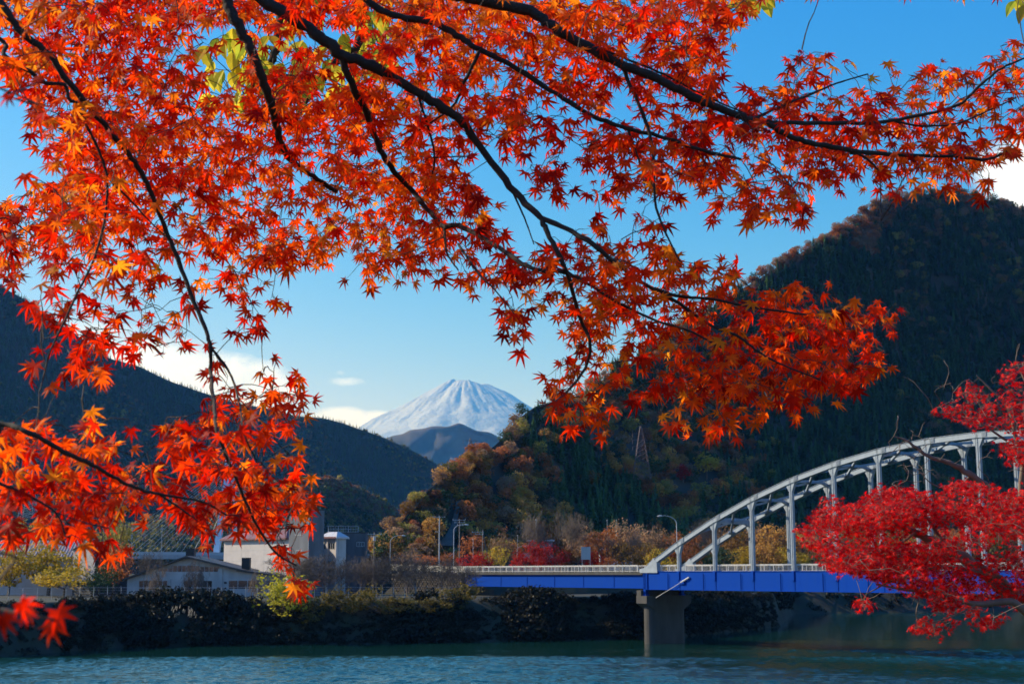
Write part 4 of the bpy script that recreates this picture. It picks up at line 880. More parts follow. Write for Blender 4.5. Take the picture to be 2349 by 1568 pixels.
g = G(); g.obox((c2*[1, 1, 0])+[0, 0, zt2+.08], ux2*1.02, uy2*1.02, (0, 0, .12)); bp_(g, 'coping', M['dconc'], sc_o)
g = G(); ap = at(733, 1230, 301)*[1, 1, 0]; g.segs([ap+[0, 0, zt2-3]], [ap+[0, 0, zt2+4.4]], .05, .03, 5)
for zz in (1.6, 2.4, 3.1): g.segs([ap+[-.1, 0, zt2+zz]], [ap+[.9, 0, zt2+zz+.1]], .03, .03, 4)
bp_(g, 'antenna', M['steel'], sc_o)
# right school block with windows
FR_ = Face(737, 304, UB)
holes = [(738.5, 1245, 746, 1259), (752.5, 1245, 766.5, 1259), (738.5, 1286, 746, 1299), (752.5, 1286, 766.5, 1299)]
g = G(); FR_.wallholes(g, 736.5, 1232, 772, 1304, holes); FR_.rect(g, 736.5, 1304, 772, 1366, -.5, -.9); bp_(g, 'front_wall', M['cream'], sc_o)
c, ux, uy, uz, zt, L = block(FR_, 736.5, 772, 2.2, 1234); g = G(); g.obox(c-FR_.n*.35, ux, uy-FR_.n*.05, uz); bp_(g, 'wall', M['shade'], sc_o)
for x_ in (750, 769.5): g = G(); FR_.rect(g, x_, 1232, x_+2.4, 1362, .25, 0); bp_(g, 'pilaster', M['cream'], sc_o)
for h in holes: FR_.window(sc_o, *h, nx=3 if h[2]-h[0] > 10 else 2, ny=1, fm='shade')
g = G(); FR_.rect(g, 736.5, 1303, 772, 1305, .3, 0); bp_(g, 'canopy_edge', M['darkroof'], sc_o)
z2, hi2 = mansard(FR_, 737, 771, 1232, 1220, 2.6, M['paleroof'], inset=.9, over=.5)
g = G(); a, b = FR_.pt(734, 1233, .75), FR_.pt(774.5, 1233, .75); g.beam(a, b, .14, .35); bp_(g, 'eave', M['maroon'], sc_o)
rooffence(hi2[0]*[1, 1, 0]+[0, 0, z2], hi2[0]*[1, 1, 0]+[0, 0, z2]+np.array([1, .25, 0])*6.2, 0, 1.3)
# windowless dark block behind
rb_ = empty('concrete_annex', tuple(at(800, HZ, 318)*[1, 1, 0]+[0, 0, 7.6])); tag(rb_, 'dark weathered concrete annex behind the right school block', 'building')
FA = Face(776, 320, np.array([1., 0.05, 0])/1.00125)
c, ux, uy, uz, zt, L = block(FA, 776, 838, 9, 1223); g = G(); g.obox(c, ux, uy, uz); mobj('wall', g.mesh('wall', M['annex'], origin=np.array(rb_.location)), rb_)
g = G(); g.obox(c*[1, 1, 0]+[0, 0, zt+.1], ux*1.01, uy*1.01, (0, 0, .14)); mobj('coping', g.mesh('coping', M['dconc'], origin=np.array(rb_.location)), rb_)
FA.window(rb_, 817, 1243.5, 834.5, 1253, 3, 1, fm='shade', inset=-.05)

# gabled hall
gh = empty('gabled_hall', tuple(at(440, HZ, 285)*[1, 1, 0]+[0, 0, 7.6])); tag(gh, 'low white gabled hall with a dark roof and large windows', 'building')
FG = Face(293, 283, np.array([1., -.03, 0])/1.00045)
holes = [(320, 1330.5, 385, 1364.5), (422.6, 1330.5, 487.4, 1364.5), (525, 1330, 590, 1349.5)]
ghO = np.array(gh.location)
def gp(g, n_, m_): return mobj(n_, g.mesh(n_, m_, origin=ghO), gh)
g = G(); FG.wallholes(g, 293, 1327, 655, 1367, holes, th=.3); gp(g, 'wall', M['shade'])
def slab(F, pts, th, off, g, **k):
    V = [F.pt(x, y, off) for x, y in pts] + [F.pt(x, y, off-th) for x, y in pts]; n_ = len(pts); g.add(V, [list(range(n_))], **k); g.add(V, [list(range(n_, 2*n_))[::-1]], **k); g.add(V, [(i, (i+1) % n_, (i+1) % n_+n_, i+n_) for i in range(n_)], **k)
g = G(); slab(FG, [(293, 1327.05), (552, 1327.05), (655, 1327.05), (655, 1325), (545, 1308), (503, 1298), (503, 1311), (362, 1311), (362, 1303), (350, 1306), (293, 1324)], .3, -.003, g); gp(g, 'gable_wall', M['shade'])
g = G(); slab(FG, [(395, 1291), (362, 1302.6), (362, 1303.5), (503, 1303.5), (503, 1298), (460, 1287), (428, 1279)], .3, -.35, g); gp(g, 'gable_top', M['shade'])
g = G()
for x_ in np.linspace(364, 500, 14): yt = np.interp(x_, [362, 428, 503], [1303, 1281, 1299]); g.beam(FG.pt(x_, 1311, -.1), FG.pt(x_, max(yt+4, 1296 if 390 < x_ < 455 else yt+4), -.1), .09, .07, up=tuple(FG.n))
g.beam(FG.pt(362, 1311, -.05), FG.pt(503, 1311, -.05), .12, .1); cw = gp(g, 'clerestory_window', M['alu'])
for x0, x1, y0 in ((362.5, 392, 1303.2), (393, 455, 1297), (456, 502, 1299.5)):
    g = G(); FG.rect(g, x0, y0, x1, 1310.6, -.16, -.19); mobj('pane', g.mesh('pane', M['glass'], origin=ghO), cw)
for h in holes[:2]: FG.window(gh, *h, nx=6, ny=2, th=.07)
FG.window(gh, *holes[2], nx=3, ny=1, th=.12)
g = G(); FG.rect(g, 501, 1304, 511, 1366, .22, 0); gp(g, 'column', M['shade'])
g = G(); FG.rect(g, 388, 1329, 392, 1366, .12, 0); FG.rect(g, 409, 1329, 412, 1366, .12, 0); gp(g, 'pilaster', M['shade'])
for x_ in (515, 598): g = G(); FG.rect(g, x_, 1333, x_+6, 1337.5, .12, .0); gp(g, 'vent_box', M['black'])
for nm, pts in (('roof', [(284, 1327), (428, 1274.5), (428, 1278.5), (284, 1331)]), ('roof', [(428, 1274.5), (560, 1306), (560, 1311), (428, 1278.5)])):
    g = G(); slab(FG, pts, 16, 1.1, g); gp(g, nm, M['darkroof'])
g = G(); slab(FG, [(545, 1305), (655, 1320), (655, 1324.5), (545, 1309)], 11, .8, g); gp(g, 'lean_to_roof', M['darkroof'])
for x0, x1, y0, y1, off in ((409.5, 429, 1257.5, 1276, -5), (546, 564, 1279, 1300, -3)):
    g = G(); FG.rect(g, x0, y0, x1, y1+6, off, off-1.5); ch_ = gp(g, 'roof_vent', M['black']); g = G(); FG.rect(g, x0-.6, y0-.8, x1+.6, y0, off+.1, off-1.6); mobj('cap', g.mesh('cap', M['black'], origin=ghO), ch_)
# grey shed, hut roofs
sh = empty('grey_shed', tuple(at(690, HZ, 278)*[1, 1, 0]+[0, 0, 7.5])); tag(sh, 'small flat-roofed grey shed behind the bare cherries', 'shed'); sO = np.array(sh.location)
FS = Face(662, 281, np.array([1., 0, 0])); c, ux, uy, uz, zt, L = block(FS, 663, 714, 3, 1340); g = G(); g.obox(c, ux, uy, uz); mobj('wall', g.mesh('wall', M['cream'], origin=sO), sh)
g = G(); g.obox(c*[1, 1, 0]+[0, 0, zt+.08], ux*1.06, uy*1.12, (0, 0, .1)); mobj('roof', g.mesh('roof', M['darkroof'], origin=sO), sh)
g = G(); FS.rect(g, 679, 1344, 696, 1364, .05, 0); mobj('door', g.mesh('door', M['shade'], origin=sO), sh); g = G(); FS.rect(g, 700, 1344, 701, 1364, .06, 0); mobj('corner_post', g.mesh('corner_post', M['dconc'], origin=sO), sh)
# left house with corrugated roof
lh = empty('corrugated_house', tuple(at(60, HZ, 300)*[1, 1, 0]+[0, 0, 7.4])); tag(lh, 'beige house with a striped corrugated roof behind the yellow trees', 'house'); lO = np.array(lh.location)
FL = Face(-120, 299, np.array([1., 0, 0])); g = G(); FL.wallholes(g, -120, 1278, 212, 1372, [(12, 1330, 40, 1344), (-60, 1330, -20, 1345)]); mobj('wall', g.mesh('wall', M['cream'], origin=lO), lh)
g = G(); FL.rect(g, -120, 1280, 212, 1372, -9, -9.3); FL.rect(g, 211, 1280, 212.3, 1372, -.3, -9.0); mobj('rear_wall', g.mesh('rear_wall', M['cream'], origin=lO), lh)
for h in ((12, 1330, 40, 1344), (-60, 1330, -20, 1345)): FL.window(lh, *h, nx=3)
g = G(); a, b = FL.pt(-120, 1277, .6), FL.pt(205, 1277, .6); a[2] = b[2] = zat(1277, 299); up_ = np.array([0, 5.0, zat(1240, 304)-a[2]]); back_ = np.array([0, 10.2, 0.])
for s0, s1 in ((np.zeros(3), up_), (up_, back_)):
    V = [a+s0, b+s0, b+s1, a+s1]; V = V+[q-[0, 0, .12] for q in V]; g.add(V, [(0, 1, 2, 3), (7, 6, 5, 4), (0, 4, 5, 1), (2, 6, 7, 3), (1, 5, 6, 2), (3, 7, 4, 0)])
rfl = mobj('roof', g.mesh('roof', M['corr'], origin=lO), lh); rg = G(); rg.segs([(0, 0, 0)], [tuple(up_)], .07, .07, 5); rgm = rg.mesh('roof_ridge', M['alu'])
for t_ in np.arange(0, b[0]-a[0], .62): mobj('corrugation', rgm, rfl, loc=tuple(a+[t_, 0, .04]-lO))
# barn with rounded boarded end wall
bn = empty('boarded_barn', tuple(at(190, HZ, 291)*[1, 1, 0]+[0, 0, 7.4])); tag(bn, 'grey barn end wall of upright boards under a curved roof edge', 'barn'); bO = np.array(bn.location)
FB = Face(166, 296, np.array([.8, -.6, 0])); topc = lambda x: np.interp(x, [166, 176, 190, 203, 211, 216], [1262, 1255, 1253, 1258, 1268, 1284])
for x_ in np.arange(166, 215, 2.4):
    g = G(); slab(FB, [(x_, 1335), (x_+2.25, 1335), (x_+2.25, float(topc(x_+2.25))), (x_, float(topc(x_)))], .12, .0 + fr.uniform(0, .03), g); mobj('board', g.mesh('board', M['board'], origin=bO), bn)
g = G(); xs_ = np.array([165, 176, 190, 203, 211, 217.]); FBp = [FB.pt(x_, float(topc(x_))-1.2, .35) for x_ in xs_]
for a_, b_ in zip(FBp[:-1], FBp[1:]): V = [a_, b_, b_-FB.n*9, a_-FB.n*9]; V = V+[q-[0, 0, .12] for q in V]; g.add(V, [(0, 1, 2, 3), (7, 6, 5, 4), (0, 4, 5, 1), (2, 6, 7, 3), (1, 5, 6, 2), (3, 7, 4, 0)])
mobj('roof', g.mesh('roof', M['darkroof'], origin=bO), bn); g = G(); FB.rect(g, 166, 1285, 215, 1372, -.2, -8.8); mobj('core', g.mesh('core', M['dconc'], origin=bO), bn)
# things beyond the bridge rail: pink roof, pale blue shed, sign, white roofs
pr = empty('pink_roofed_hut', tuple(at(1215, HZ, 345)*[1, 1, 0]+[0, 0, 11.5])); tag(pr, 'hut with a steep faded pink roof behind the red maples', 'hut'); pO = np.array(pr.location)
FP = Face(1185, 344, np.array([1., 0, 0])); g = G(); slab(FP, [(1174, 1306), (1200, 1268), (1262, 1268), (1290, 1306)], .2, 0, g); slab(FP, [(1174, 1306), (1200, 1268), (1262, 1268), (1290, 1306)], .2, -6, g); mobj('roof', g.mesh('roof', M['pink'], origin=pO), pr)
g = G(); FP.rect(g, 1180, 1303, 1285, 1318, -.4, -5.6); mobj('wall', g.mesh('wall', M['shade'], origin=pO), pr)
gs = empty('glazed_shed', tuple(at(1255, HZ, 362)*[1, 1, 0]+[0, 0, 11.6])); tag(gs, 'pale blue-grey flat shed seen between the tall bare trees', 'shed'); gO = np.array(gs.location)
FQ = Face(1205, 362, np.array([1., 0, 0])); g = G(); FQ.rect(g, 1212, 1241, 1268, 1316, 0, -5); mobj('wall', g.mesh('wall', M['tower'], origin=gO), gs)
g = G(); FQ.rect(g, 1208, 1238, 1272, 1241, .4, -5.4); mobj('roof', g.mesh('roof', M['paleroof'], origin=gO), gs)
for x_ in (1232, 1246, 1260): g = G(); FQ.rect(g, x_, 1248, x_+1, 1300, .12, 0); mobj('mullion', g.mesh('mullion', M['alu'], origin=gO), gs)
sg = empty('road_sign', tuple(at(1345, HZ, 327)*[1, 1, 0]+[0, 0, 11.7])); tag(sg, 'back of a grey road sign board on two posts beyond the bridge rail', 'sign'); sgO = np.array(sg.location)
FZ = Face(1333, 327, np.array([1., 0, 0])); g = G(); FZ.rect(g, 1333.5, 1254, 1355, 1283, 0, -.06); mobj('board', g.mesh('board', M['shade'], origin=sgO), sg)
for x_ in (1335, 1353.5): g = G(); FZ.rect(g, x_, 1253, x_+1, 1318, -.07, -.15); mobj('post', g.mesh('post', M['steel'], origin=sgO), sg)
vh = empty('white_bus', tuple(at(1393, HZ, 360)*[1, 1, 0]+[0, 0, 11.7])); tag(vh, 'white bus glimpsed behind the ochre trees', 'bus'); vO = np.array(vh.location)
FV = Face(1375, 360, np.array([1., 0, 0])); g = G(); slab(FV, [(1376, 1306), (1376, 1262), (1380, 1257), (1470, 1256), (1474, 1262), (1474, 1306)], 2.4, 0, g); mobj('body', g.mesh('body', mat('white coach paint', (.75, .75, .75), .3), origin=vO), vh)
for x_ in range(1380, 1466, 14): g = G(); FV.rect(g, x_, 1268, x_+12, 1284, .03, 0); mobj('window', g.mesh('window', M['glass'], origin=vO), vh)
for x_ in (1392, 1455): g = G(); p = FV.pt(x_, 1306, .05); g.segs([p], [p+[0, .4, 0]], .5, .5, 14); mobj('wheel', g.mesh('wheel', M['black'], origin=vO), vh)
# concrete strip on the cliff
g = G(); cs = []
for x, y in ((1064, 1158), (1052, 1178), (1042, 1205), (1034, 1232), (1022, 1262)):
    q = np.argmin((dsx-x)**2+(dsy-y)**2); cs.append(ds[q]+[0, -2.5, 1.0])
cs = np.array(cs); cs[:, 0] = [(x-CX)/3305*Y_ for x, Y_ in zip((1064, 1052, 1042, 1034, 1022), cs[:, 1])]
wd = np.array([.5, .9, 1.0, 1.8, 3.2]); Lf = cs-np.stack([wd, 0*wd, 0*wd], 1); Rt = cs+np.stack([wd*.7, 0*wd, 0*wd], 1)
V = np.concatenate([Lf, Rt, Lf+[0, 3, 0], Rt+[0, 3, 0]]); k = 5; Fc = []
for i in range(4): Fc += [(i, i+k, i+1+k, i+1), (i, i+1, i+1+2*k, i+2*k), (i+k, i+3*k, i+1+3*k, i+1+k)]
g.add(V, Fc); tag(g.obj('concrete_chute', mat('brownish weathered concrete', (.10, .085, .07), .9, .3, .4), origin=cs[2]), 'pale concrete strip running steeply down the wooded cliff', 'retaining strip')

# ------------------------------------------------------------------ lamps, poles, masts
def lamp(x, Y, ytop, arm, label, cat='street lamp', zb=12.0, r=.075, group=None):
    X = (x-CX)/3305*Y; o = empty('street_lamp', (X, Y, zb)); tag(o, label, cat, group); H = zat(ytop, Y)-zb; s_ = 1 if arm > 0 else -1; A_ = abs(arm)
    a_ = np.linspace(0, math.pi/2*1.06, 9); cx_ = [(0, 0, 0), (0, 0, H-A_*.62)] + [(s_*A_*(1-math.cos(t_)), 0, H-A_*.62+A_*.62*math.sin(t_)) for t_ in a_[1:]]
    g = G(); g.tube(cx_, np.linspace(r, r*.55, len(cx_)), 8); mobj('pole', g.mesh('pole', M['alu']), o)
    e = np.array(cx_[-1]); g = G(); g.tube([e, e+[s_*.15, 0, 0], e+[s_*.5, 0, -.05], e+[s_*.85, 0, -.08], e+[s_*.95, 0, -.1]], [.05, .12, .17, .12, .03], 8); mobj('lamp_head', g.mesh('lamp_head', M['alu']), o); return o
lamp(1554, 259, 1183, -2.3, 'curved street lamp on the bridge pointing left above the arch foot')
lamp(1040.5, 301, 1203, 2.0, 'tall curved street lamp beside the bridge abutment pointing right')
lamp(894.5, 318, 1228, 2.2, 'curved street lamp among the bare cherries pointing right')
lamp(1186, 345, 1252, 1.6, 'small curved lamp half hidden behind the pink roof', r=.05)
def utility(x, Y, ytop, arms, label, zb=11.5, brace=None, mt='wood'):
    X = (x-CX)/3305*Y; o = empty('utility_pole', (X, Y, zb)); H = zat(ytop, Y)-zb; tag(o, label, 'utility pole')
    g = G(); g.segs([(0, 0, -.5)], [(0, 0, H)], .16, .10, 8); mobj('pole', g.mesh('pole', M[mt]), o)
    for dz_, l0, l1 in arms:
        g = G(); g.beam((l0, -.1, H-dz_), (l1, -.1, H-dz_), .09, .09); ar = mobj('crossarm', g.mesh('crossarm', M['steel']), o)
        for t_ in np.linspace(l0+.1, l1-.1, 3): g = G(); g.segs([(t_, -.1, H-dz_)], [(t_, -.1, H-dz_+.28)], .05, .035, 6); mobj('insulator', g.mesh('insulator', M['alu']), ar)
    if brace: g = G(); g.segs([(0, 0, H*.93)], [(brace, 0, 0)], .07, .08, 6); mobj('brace', g.mesh('brace', M[mt]), o)
    return o, np.array([X, Y, zb+H])
_, pA = utility(1007, 318, 1183, [(.3, -1.5, 1.3), (3.6, -.9, .2)], 'pale utility pole left of the tall curved lamp, in front of the cliff', mt='alu')
_, pB = utility(1053.5, 335, 1190, [(.3, -1.6, 1.4), (.9, -1.2, 1.2), (1.5, -.6, 1.0)], 'utility pole with three crossarms behind the tall curved lamp')
_, pC = utility(1107, 342, 1215, [(.6, -2.6, .2), (1.1, -1.8, .2)], 'utility pole with a slanting brace behind the crimson maples', brace=2.2)
_, pD = utility(857, 312, 1220, [(.5, -1.4, 1.6), (1.0, -.8, .8)], 'dark utility pole with a transformer behind the bare cherries', zb=8.5)
g = G(); g.segs([(0, -.35, 0)], [(0, -.35, .9)], .3, .3, 10); tf = D.objects.get('utility_pole.003'); mobj('transformer', g.mesh('transformer', M['steel']), tf, loc=(.1, 0, (pD[2]-8.5)-1.9))
_, pE = utility(1230, 352, 1190, [(.4, -.3, .3)], 'thin white pole rising beside the tallest bare tree', mt='alu')
for x, Y, yt, lb in ((1085, 350, 1238, 'thin white post right of the three-arm pole'), (1187.5, 352, 1229, 'thin post left of the tall bare tree'), (1394, 380, 1194, 'left one of the two thin posts above the rust tree'), (1415.5, 382, 1194, 'right one of the two thin posts above the rust tree')):
    X = (x-CX)/3305*Y; H = zat(yt, Y)-11.5; g = G(); g.segs([(0, 0, 0)], [(0, 0, H)], .07, .05, 6); g.segs([(0, 0, H)], [(0, 0, H+.2)], .12, .12, 8); tag(g.obj('post', M['alu']), lb, 'post').location = (X, Y, 11.5)
def wire(a, b, sag, r=.02):
    t_ = np.linspace(0, 1, 14)[:, None]; P_ = a*(1-t_)+b*t_; P_[:, 2] -= 4*sag*(t_*(1-t_))[:, 0]; return P_
g = G(); g.tube(wire(pA-[0, 0, 5], pB-[1, 0, 7], 2.6), .035, 3, cap=False); tag(g.obj('cable', M['steel'], origin=pA), 'slack cable sagging between the two poles by the tall lamp', 'cable')
for q, (a, b) in enumerate(((pB, pC), (pA, pD), (pC, pE))):
    g = G(); g.tube(wire(a-[0, 0, .5], b-[0, 0, .5], .8), .015, 3, cap=False); tag(g.obj('cable', M['black'], origin=a), ('thin dark wire between the three-arm pole and the braced pole', 'thin dark wire from the pale pole to the transformer pole', 'thin dark wire from the braced pole towards the tall bare trees')[q], 'cable')
def lattice(x, Y, ytop, ybase, w0, label, mt, arms, armL):
    X = (x-CX)/3305*Y; zb = zat(ybase, Y); H = zat(ytop, Y)-zb; o = empty('lattice_tower', (X, Y, zb)); tag(o, label, 'power pylon')
    g = G(); ws = lambda z: w0*(1-z/H)**.9*.5+.25; zs = np.linspace(0, H, 13); cr = [(-1, -1), (1, -1), (1, 1), (-1, 1)]; th = max(.09, Y*.00013)
    for a, b in zip(zs[:-1], zs[1:]):
        for k in range(4):
            (p, q), (p2, q2) = cr[k], cr[(k+1) % 4]; A_ = np.array([[p*ws(a), q*ws(a), a]]); B_ = np.array([[p*ws(b), q*ws(b), b]]); C_ = np.array([[p2*ws(b), q2*ws(b), b]]); E_ = np.array([[p2*ws(a), q2*ws(a), a]])
            g.segs(A_, B_, th, th, 4); g.segs(A_, C_, th*.6, th*.6, 3); g.segs(E_, B_, th*.6, th*.6, 3); g.segs(B_, C_, th*.6, th*.6, 3)
    mobj('mast', g.mesh('mast', M[mt]), o)
    for f in arms:
        g = G(); z = H*f
        for s_ in (-1, 1): g.segs([(0, 0, z+.8), (0, -.4, z), (0, .4, z)], [(s_*armL, 0, z)]*3, th*.8, th*.5, 3); g.segs([(s_*armL, 0, z)], [(s_*armL, 0, z-1.6)], th*.6, th*.6, 4)
        mobj('cross_arm', g.mesh('cross_arm', M[mt]), o)
q = np.argmin((dsx-1475)**2+(dsy-1112)**2); lattice(1475, ds[q][1]-14, 976, 1100, 7, 'red lattice power tower standing among the trees of the spur', 'rust', (.62, .74, .86), 3.6)
lattice(1078, 900, 1004, 1090, 8, 'small red lattice power tower against the blue-grey hill', 'rust', (.66, .8, .93), 4.6)
lattice(57, 900, 1052, 1190, 9, 'pale lattice power tower behind the lower maple leaves at the left', 'pylonw', (.5, .65, .8), 5)

# ------------------------------------------------------------------ cable-stayed bridge behind the hall
cb = empty('cable_stayed_bridge', tuple(at(515, HZ, 470)*[1, 1, 0]+[0, 0, 10])); tag(cb, 'cable-stayed bridge with a pale blue leaning-legged pylon behind the school', 'bridge'); cO = np.array(cb.location)
def cpart(g, n_, m_, **k): return mobj(n_, g.mesh(n_, m_, origin=cO), cb, **k)
Yc = 470
topp = at(523, 1048, Yc); lf = at(494, 1285, Yc-6); rt = at(548, 1285, Yc+8); j1 = at(520, 1110, Yc-1.5); j2 = at(532, 1110, Yc+2)
for a, b, w0 in ((lf, j1, 2.2), (rt, j2, 2.2)):
    g = G(); g.beam(a, b, w0*.8, w0, up=(0, 1, 0)); g.beam(b, topp+(b-j1)*.4, w0*.7, w0*.8, up=(0, 1, 0)); cpart(g, 'pylon_leg', M['teal'])
g = G(); g.beam(at(524, 1060, Yc), at(526, 1110, Yc), 1.6, 1.6, up=(0, 1, 0)); cpart(g, 'pylon_head', M['teal'])
g = G(); a, b = at(230, 1276, Yc-30), at(900, 1280, Yc+30); g.beam(a, b, 9, 1.3); cpart(g, 'deck', M['board'])
for s_ in (-4.6, 4.6): g = G(); g.beam(a+[0, s_, 1.1], b+[0, s_, 1.1], .15, .9); cpart(g, 'parapet', M['alu'])
tops = np.linspace(1062, 1128, 9)
for k in range(9):
    xe = 232 + k*26; te = (xe-230)/670
    for s_ in (-1, 1):
        g = G(); e = a+(b-a)*te+[0, s_*4.4, .8]; g.segs([at(523, tops[k], Yc)+[0, s_, 0]], [e], .055, .055, 4); cpart(g, 'stay_cable', M['alu'])
for k in range(7):
    xe = 620 + k*34; te = (xe-230)/670; g = G(); g.segs([at(526, tops[k+1], Yc)], [a+(b-a)*te+[0, -4.4, .8]], .05, .05, 4); cpart(g, 'stay_cable', M['alu'])
for k, te in enumerate((.02, .107, .2, .39, .475)):
    if k == 3: continue
    p = a+(b-a)*te+np.array([0, -4.9, .6]); o = empty('street_lamp', tuple(p)); tag(o, ['thin lamp post at the far left of the cable-stayed deck', 'thin lamp post on the far deck below the lowest leaves', 'thin lamp post on the far deck left of the stays fan', '', 'thin lamp post on the far deck just left of the white school wall'][k], 'lamp post')
    g = G(); g.segs([(0, 0, 0)], [(0, 0, 8)], .1, .07, 5); mobj('pole', g.mesh('pole', M['alu']), o); g = G(); g.segs([(-.3, 0, 8)], [(.5, 0, 8.1)], .14, .14, 6); mobj('lamp_head', g.mesh('lamp_head', M['alu']), o)
for te in (.36, .62): g = G(); p = a+(b-a)*te; g.beam(p+[0, 0, -14], p, 3, 5, up=(0, 1, 0)); cpart(g, 'pier', M['conc'])
# ------------------------------------------------------------------ foreground maple
# leaf outlines: palmate, seven lobes, drooping tips; origin at the stalk end
def leaf_tmpl(r, fine=True, lob=7):
    an = np.radians([0, 36, -36, 74, -74, 120, -120][:lob]); ln = np.array([1, .95, .95, .78, .78, .46, .46][:lob])*r.uniform(.9, 1.08, lob); o = np.argsort(an); an, ln = an[o]+r.normal(size=lob)*.05, ln[o]
    P = [(0, -.02)]
    for k in range(lob):
        a, L = an[k], ln[k]
        if k: am = (an[k-1]+a)/2; P.append((math.sin(am)*.30, math.cos(am)*.30))
        if fine: P.append((math.sin(a-.16)*L*.55, math.cos(a-.16)*L*.55))
        P.append((math.sin(a)*L, math.cos(a)*L))
        if fine: P.append((math.sin(a+.16)*L*.55, math.cos(a+.16)*L*.55))
    P = np.array(P); c = np.array([[0, .12]]); P = np.vstack([c, P]); rad = np.linalg.norm(P, axis=1)
    cup = r.choice([r.uniform(-.1, .35), r.uniform(.3, .7), r.uniform(.9, 1.5)], p=[.5, .35, .15]); tw = r.uniform(-.6, .6)
    z = -cup*rad**2 + tw*P[:, 0]*P[:, 1] + .06*np.abs(P[:, 0])
    V = np.column_stack([P, z]); n = len(P); F = [(0, i, i+1) for i in range(1, n-1)] + [(0, n-1, 1)]; return V, np.array(F), rad
lr = np.random.default_rng(5)
TF = [leaf_tmpl(lr) for _ in range(18)]; TS = [leaf_tmpl(lr, False) for _ in range(6)]
def oval_tmpl(r):
    t = np.linspace(0, 1, 8); w_ = np.sin(math.pi*t**.8)*.27; L = np.column_stack([-w_, t, 0*t]); Rr = np.column_stack([w_, t, 0*t])[1:-1][::-1]
    V = np.vstack([L, Rr]); V[:, 2] = -r.uniform(.1, .4)*V[:, 1]**2 + .3*np.abs(V[:, 0]); c = np.array([[0, .5, -.05]]); V = np.vstack([c, V]); n = len(V); return V, np.array([(0, i, i+1) for i in range(1, n-1)]+[(0, n-1, 1)]), np.linalg.norm(V[:, :2], axis=1)
TO = [oval_tmpl(lr) for _ in range(4)]
def bases(nrm, tip):
    nrm = unit(nrm); y = unit(tip-nrm*(tip*nrm).sum(1, keepdims=True)); x = np.cross(y, nrm); return np.stack([x, y, nrm], 1)     # rows x,y,z
def leafcols(base, tmpl_rad, r, spread=.12):
    tip = base*[.8, .5, .5]; t = np.clip(tmpl_rad, 0, 1)[None, :, None]; mid = base[:, None]*(1-t*.6)+tip[:, None]*t*.6; nz_ = r.uniform(.78, 1.18, mid.shape[:2])[..., None]; br_ = (r.uniform(size=(len(base), 1, 1)) < .09)*np.clip(t*1.6-.5, 0, 1); return np.clip(mid*nz_*(1-br_)+np.array([.16, .05, .02])*br_, 0, 1)
def leaves_geo(g, T, C, B, s, cols, r):
    k = r.integers(0, len(T), len(C))
    for q in range(len(T)):
        m_ = np.where(k == q)[0]
        if len(m_) == 0: continue
        V, F, rad = T[q]; W_ = np.einsum('vi,nij->nvj', V, B[m_])*s[m_, None, None]+C[m_, None]
        FF = (F[None]+(np.arange(len(m_))*len(V))[:, None, None]).reshape(-1, 3); g.add(W_.reshape(-1, 3), FF, col=leafcols(cols[m_], rad, r).reshape(-1, 3))

class Tree:
    """limbs traced as 3-D polylines, then every leaf spray joined to the nearest wood by a twig of its own"""
    def __init__(s, root): s.root = root; s.pts = []; s.dirs = []; s.A = []; s.B = []; s.ra = []; s.rb = []
    def limb(s, P, r0, r1, m_, name='branch', n=8, sub=6, knob=.12):
        P = spline(P, sub); t = np.linspace(0, 1, len(P)); rad = r0*(1-t)+r1*t; rad = rad*(1+knob*lr.normal(size=len(P))*.5); P = P+lr.normal(size=P.shape)*(rad*.18)[:, None]
        g = G(); g.tube(P, rad, n); g.obj(name, m_, s.root, smooth_=True)
        d = unit(np.gradient(P, axis=0)); q = np.linspace(0, len(P)-1, len(P)*3); i = np.minimum(q.astype(int), len(P)-2); f = (q-i)[:, None]
        s.pts.append(P[i]*(1-f)+P[i+1]*f); s.dirs.append(d[i])
    def sprays(s, C, r, step=.05, wr=.0011, out=None):
        """connect cluster centres C to the wood, nearest first"""
        Pn = np.concatenate(s.pts); cap_ = np.zeros((len(Pn)+len(C)*14, 3)); cap_[:len(Pn)] = Pn; n = len(Pn)
        from_d = np.full(len(C), 1e9); arr = cap_
        for i in range(0, len(C), 400): 
            from_d[i:i+400] = np.sqrt(((C[i:i+400, None]-Pn[None, ::2])**2).sum(-1)).min(1)
        res = []
        for ci in np.argsort(from_d):
            c = C[ci]; dd = ((arr[:n]-c)**2).sum(1); k = int(np.argmin(dd)); L = math.sqrt(dd[k]); p0 = arr[k]
            m_ = max(2, min(12, int(L/step)+1)); t = np.linspace(0, 1, m_+1)[:, None]
            bow = unit(r.normal(size=3))*L*.10 + np.array([0, 0, L*.06]); P = p0*(1-t)+c*t+bow*(4*t*(1-t)) + r.normal(size=(m_+1, 3))*L*.015*np.minimum(1, (t*(1-t)*6))
            rr_ = wr*(1+L*5)*(1-t[:, 0])+wr*t[:, 0]; s.A.append(P[:-1]); s.B.append(P[1:]); s.ra.append(rr_[:-1]); s.rb.append(rr_[1:])
            arr[n:n+m_] = P[1:]; n += m_; res.append((ci, unit(P[-1]-P[-2])))
        return res
    def finish(s, m_, name='twigs'):
        g = G(); g.segs(np.concatenate(s.A), np.concatenate(s.B), np.concatenate(s.ra), np.concatenate(s.rb), 4); return g.obj(name, m_, s.root, kind='stuff')

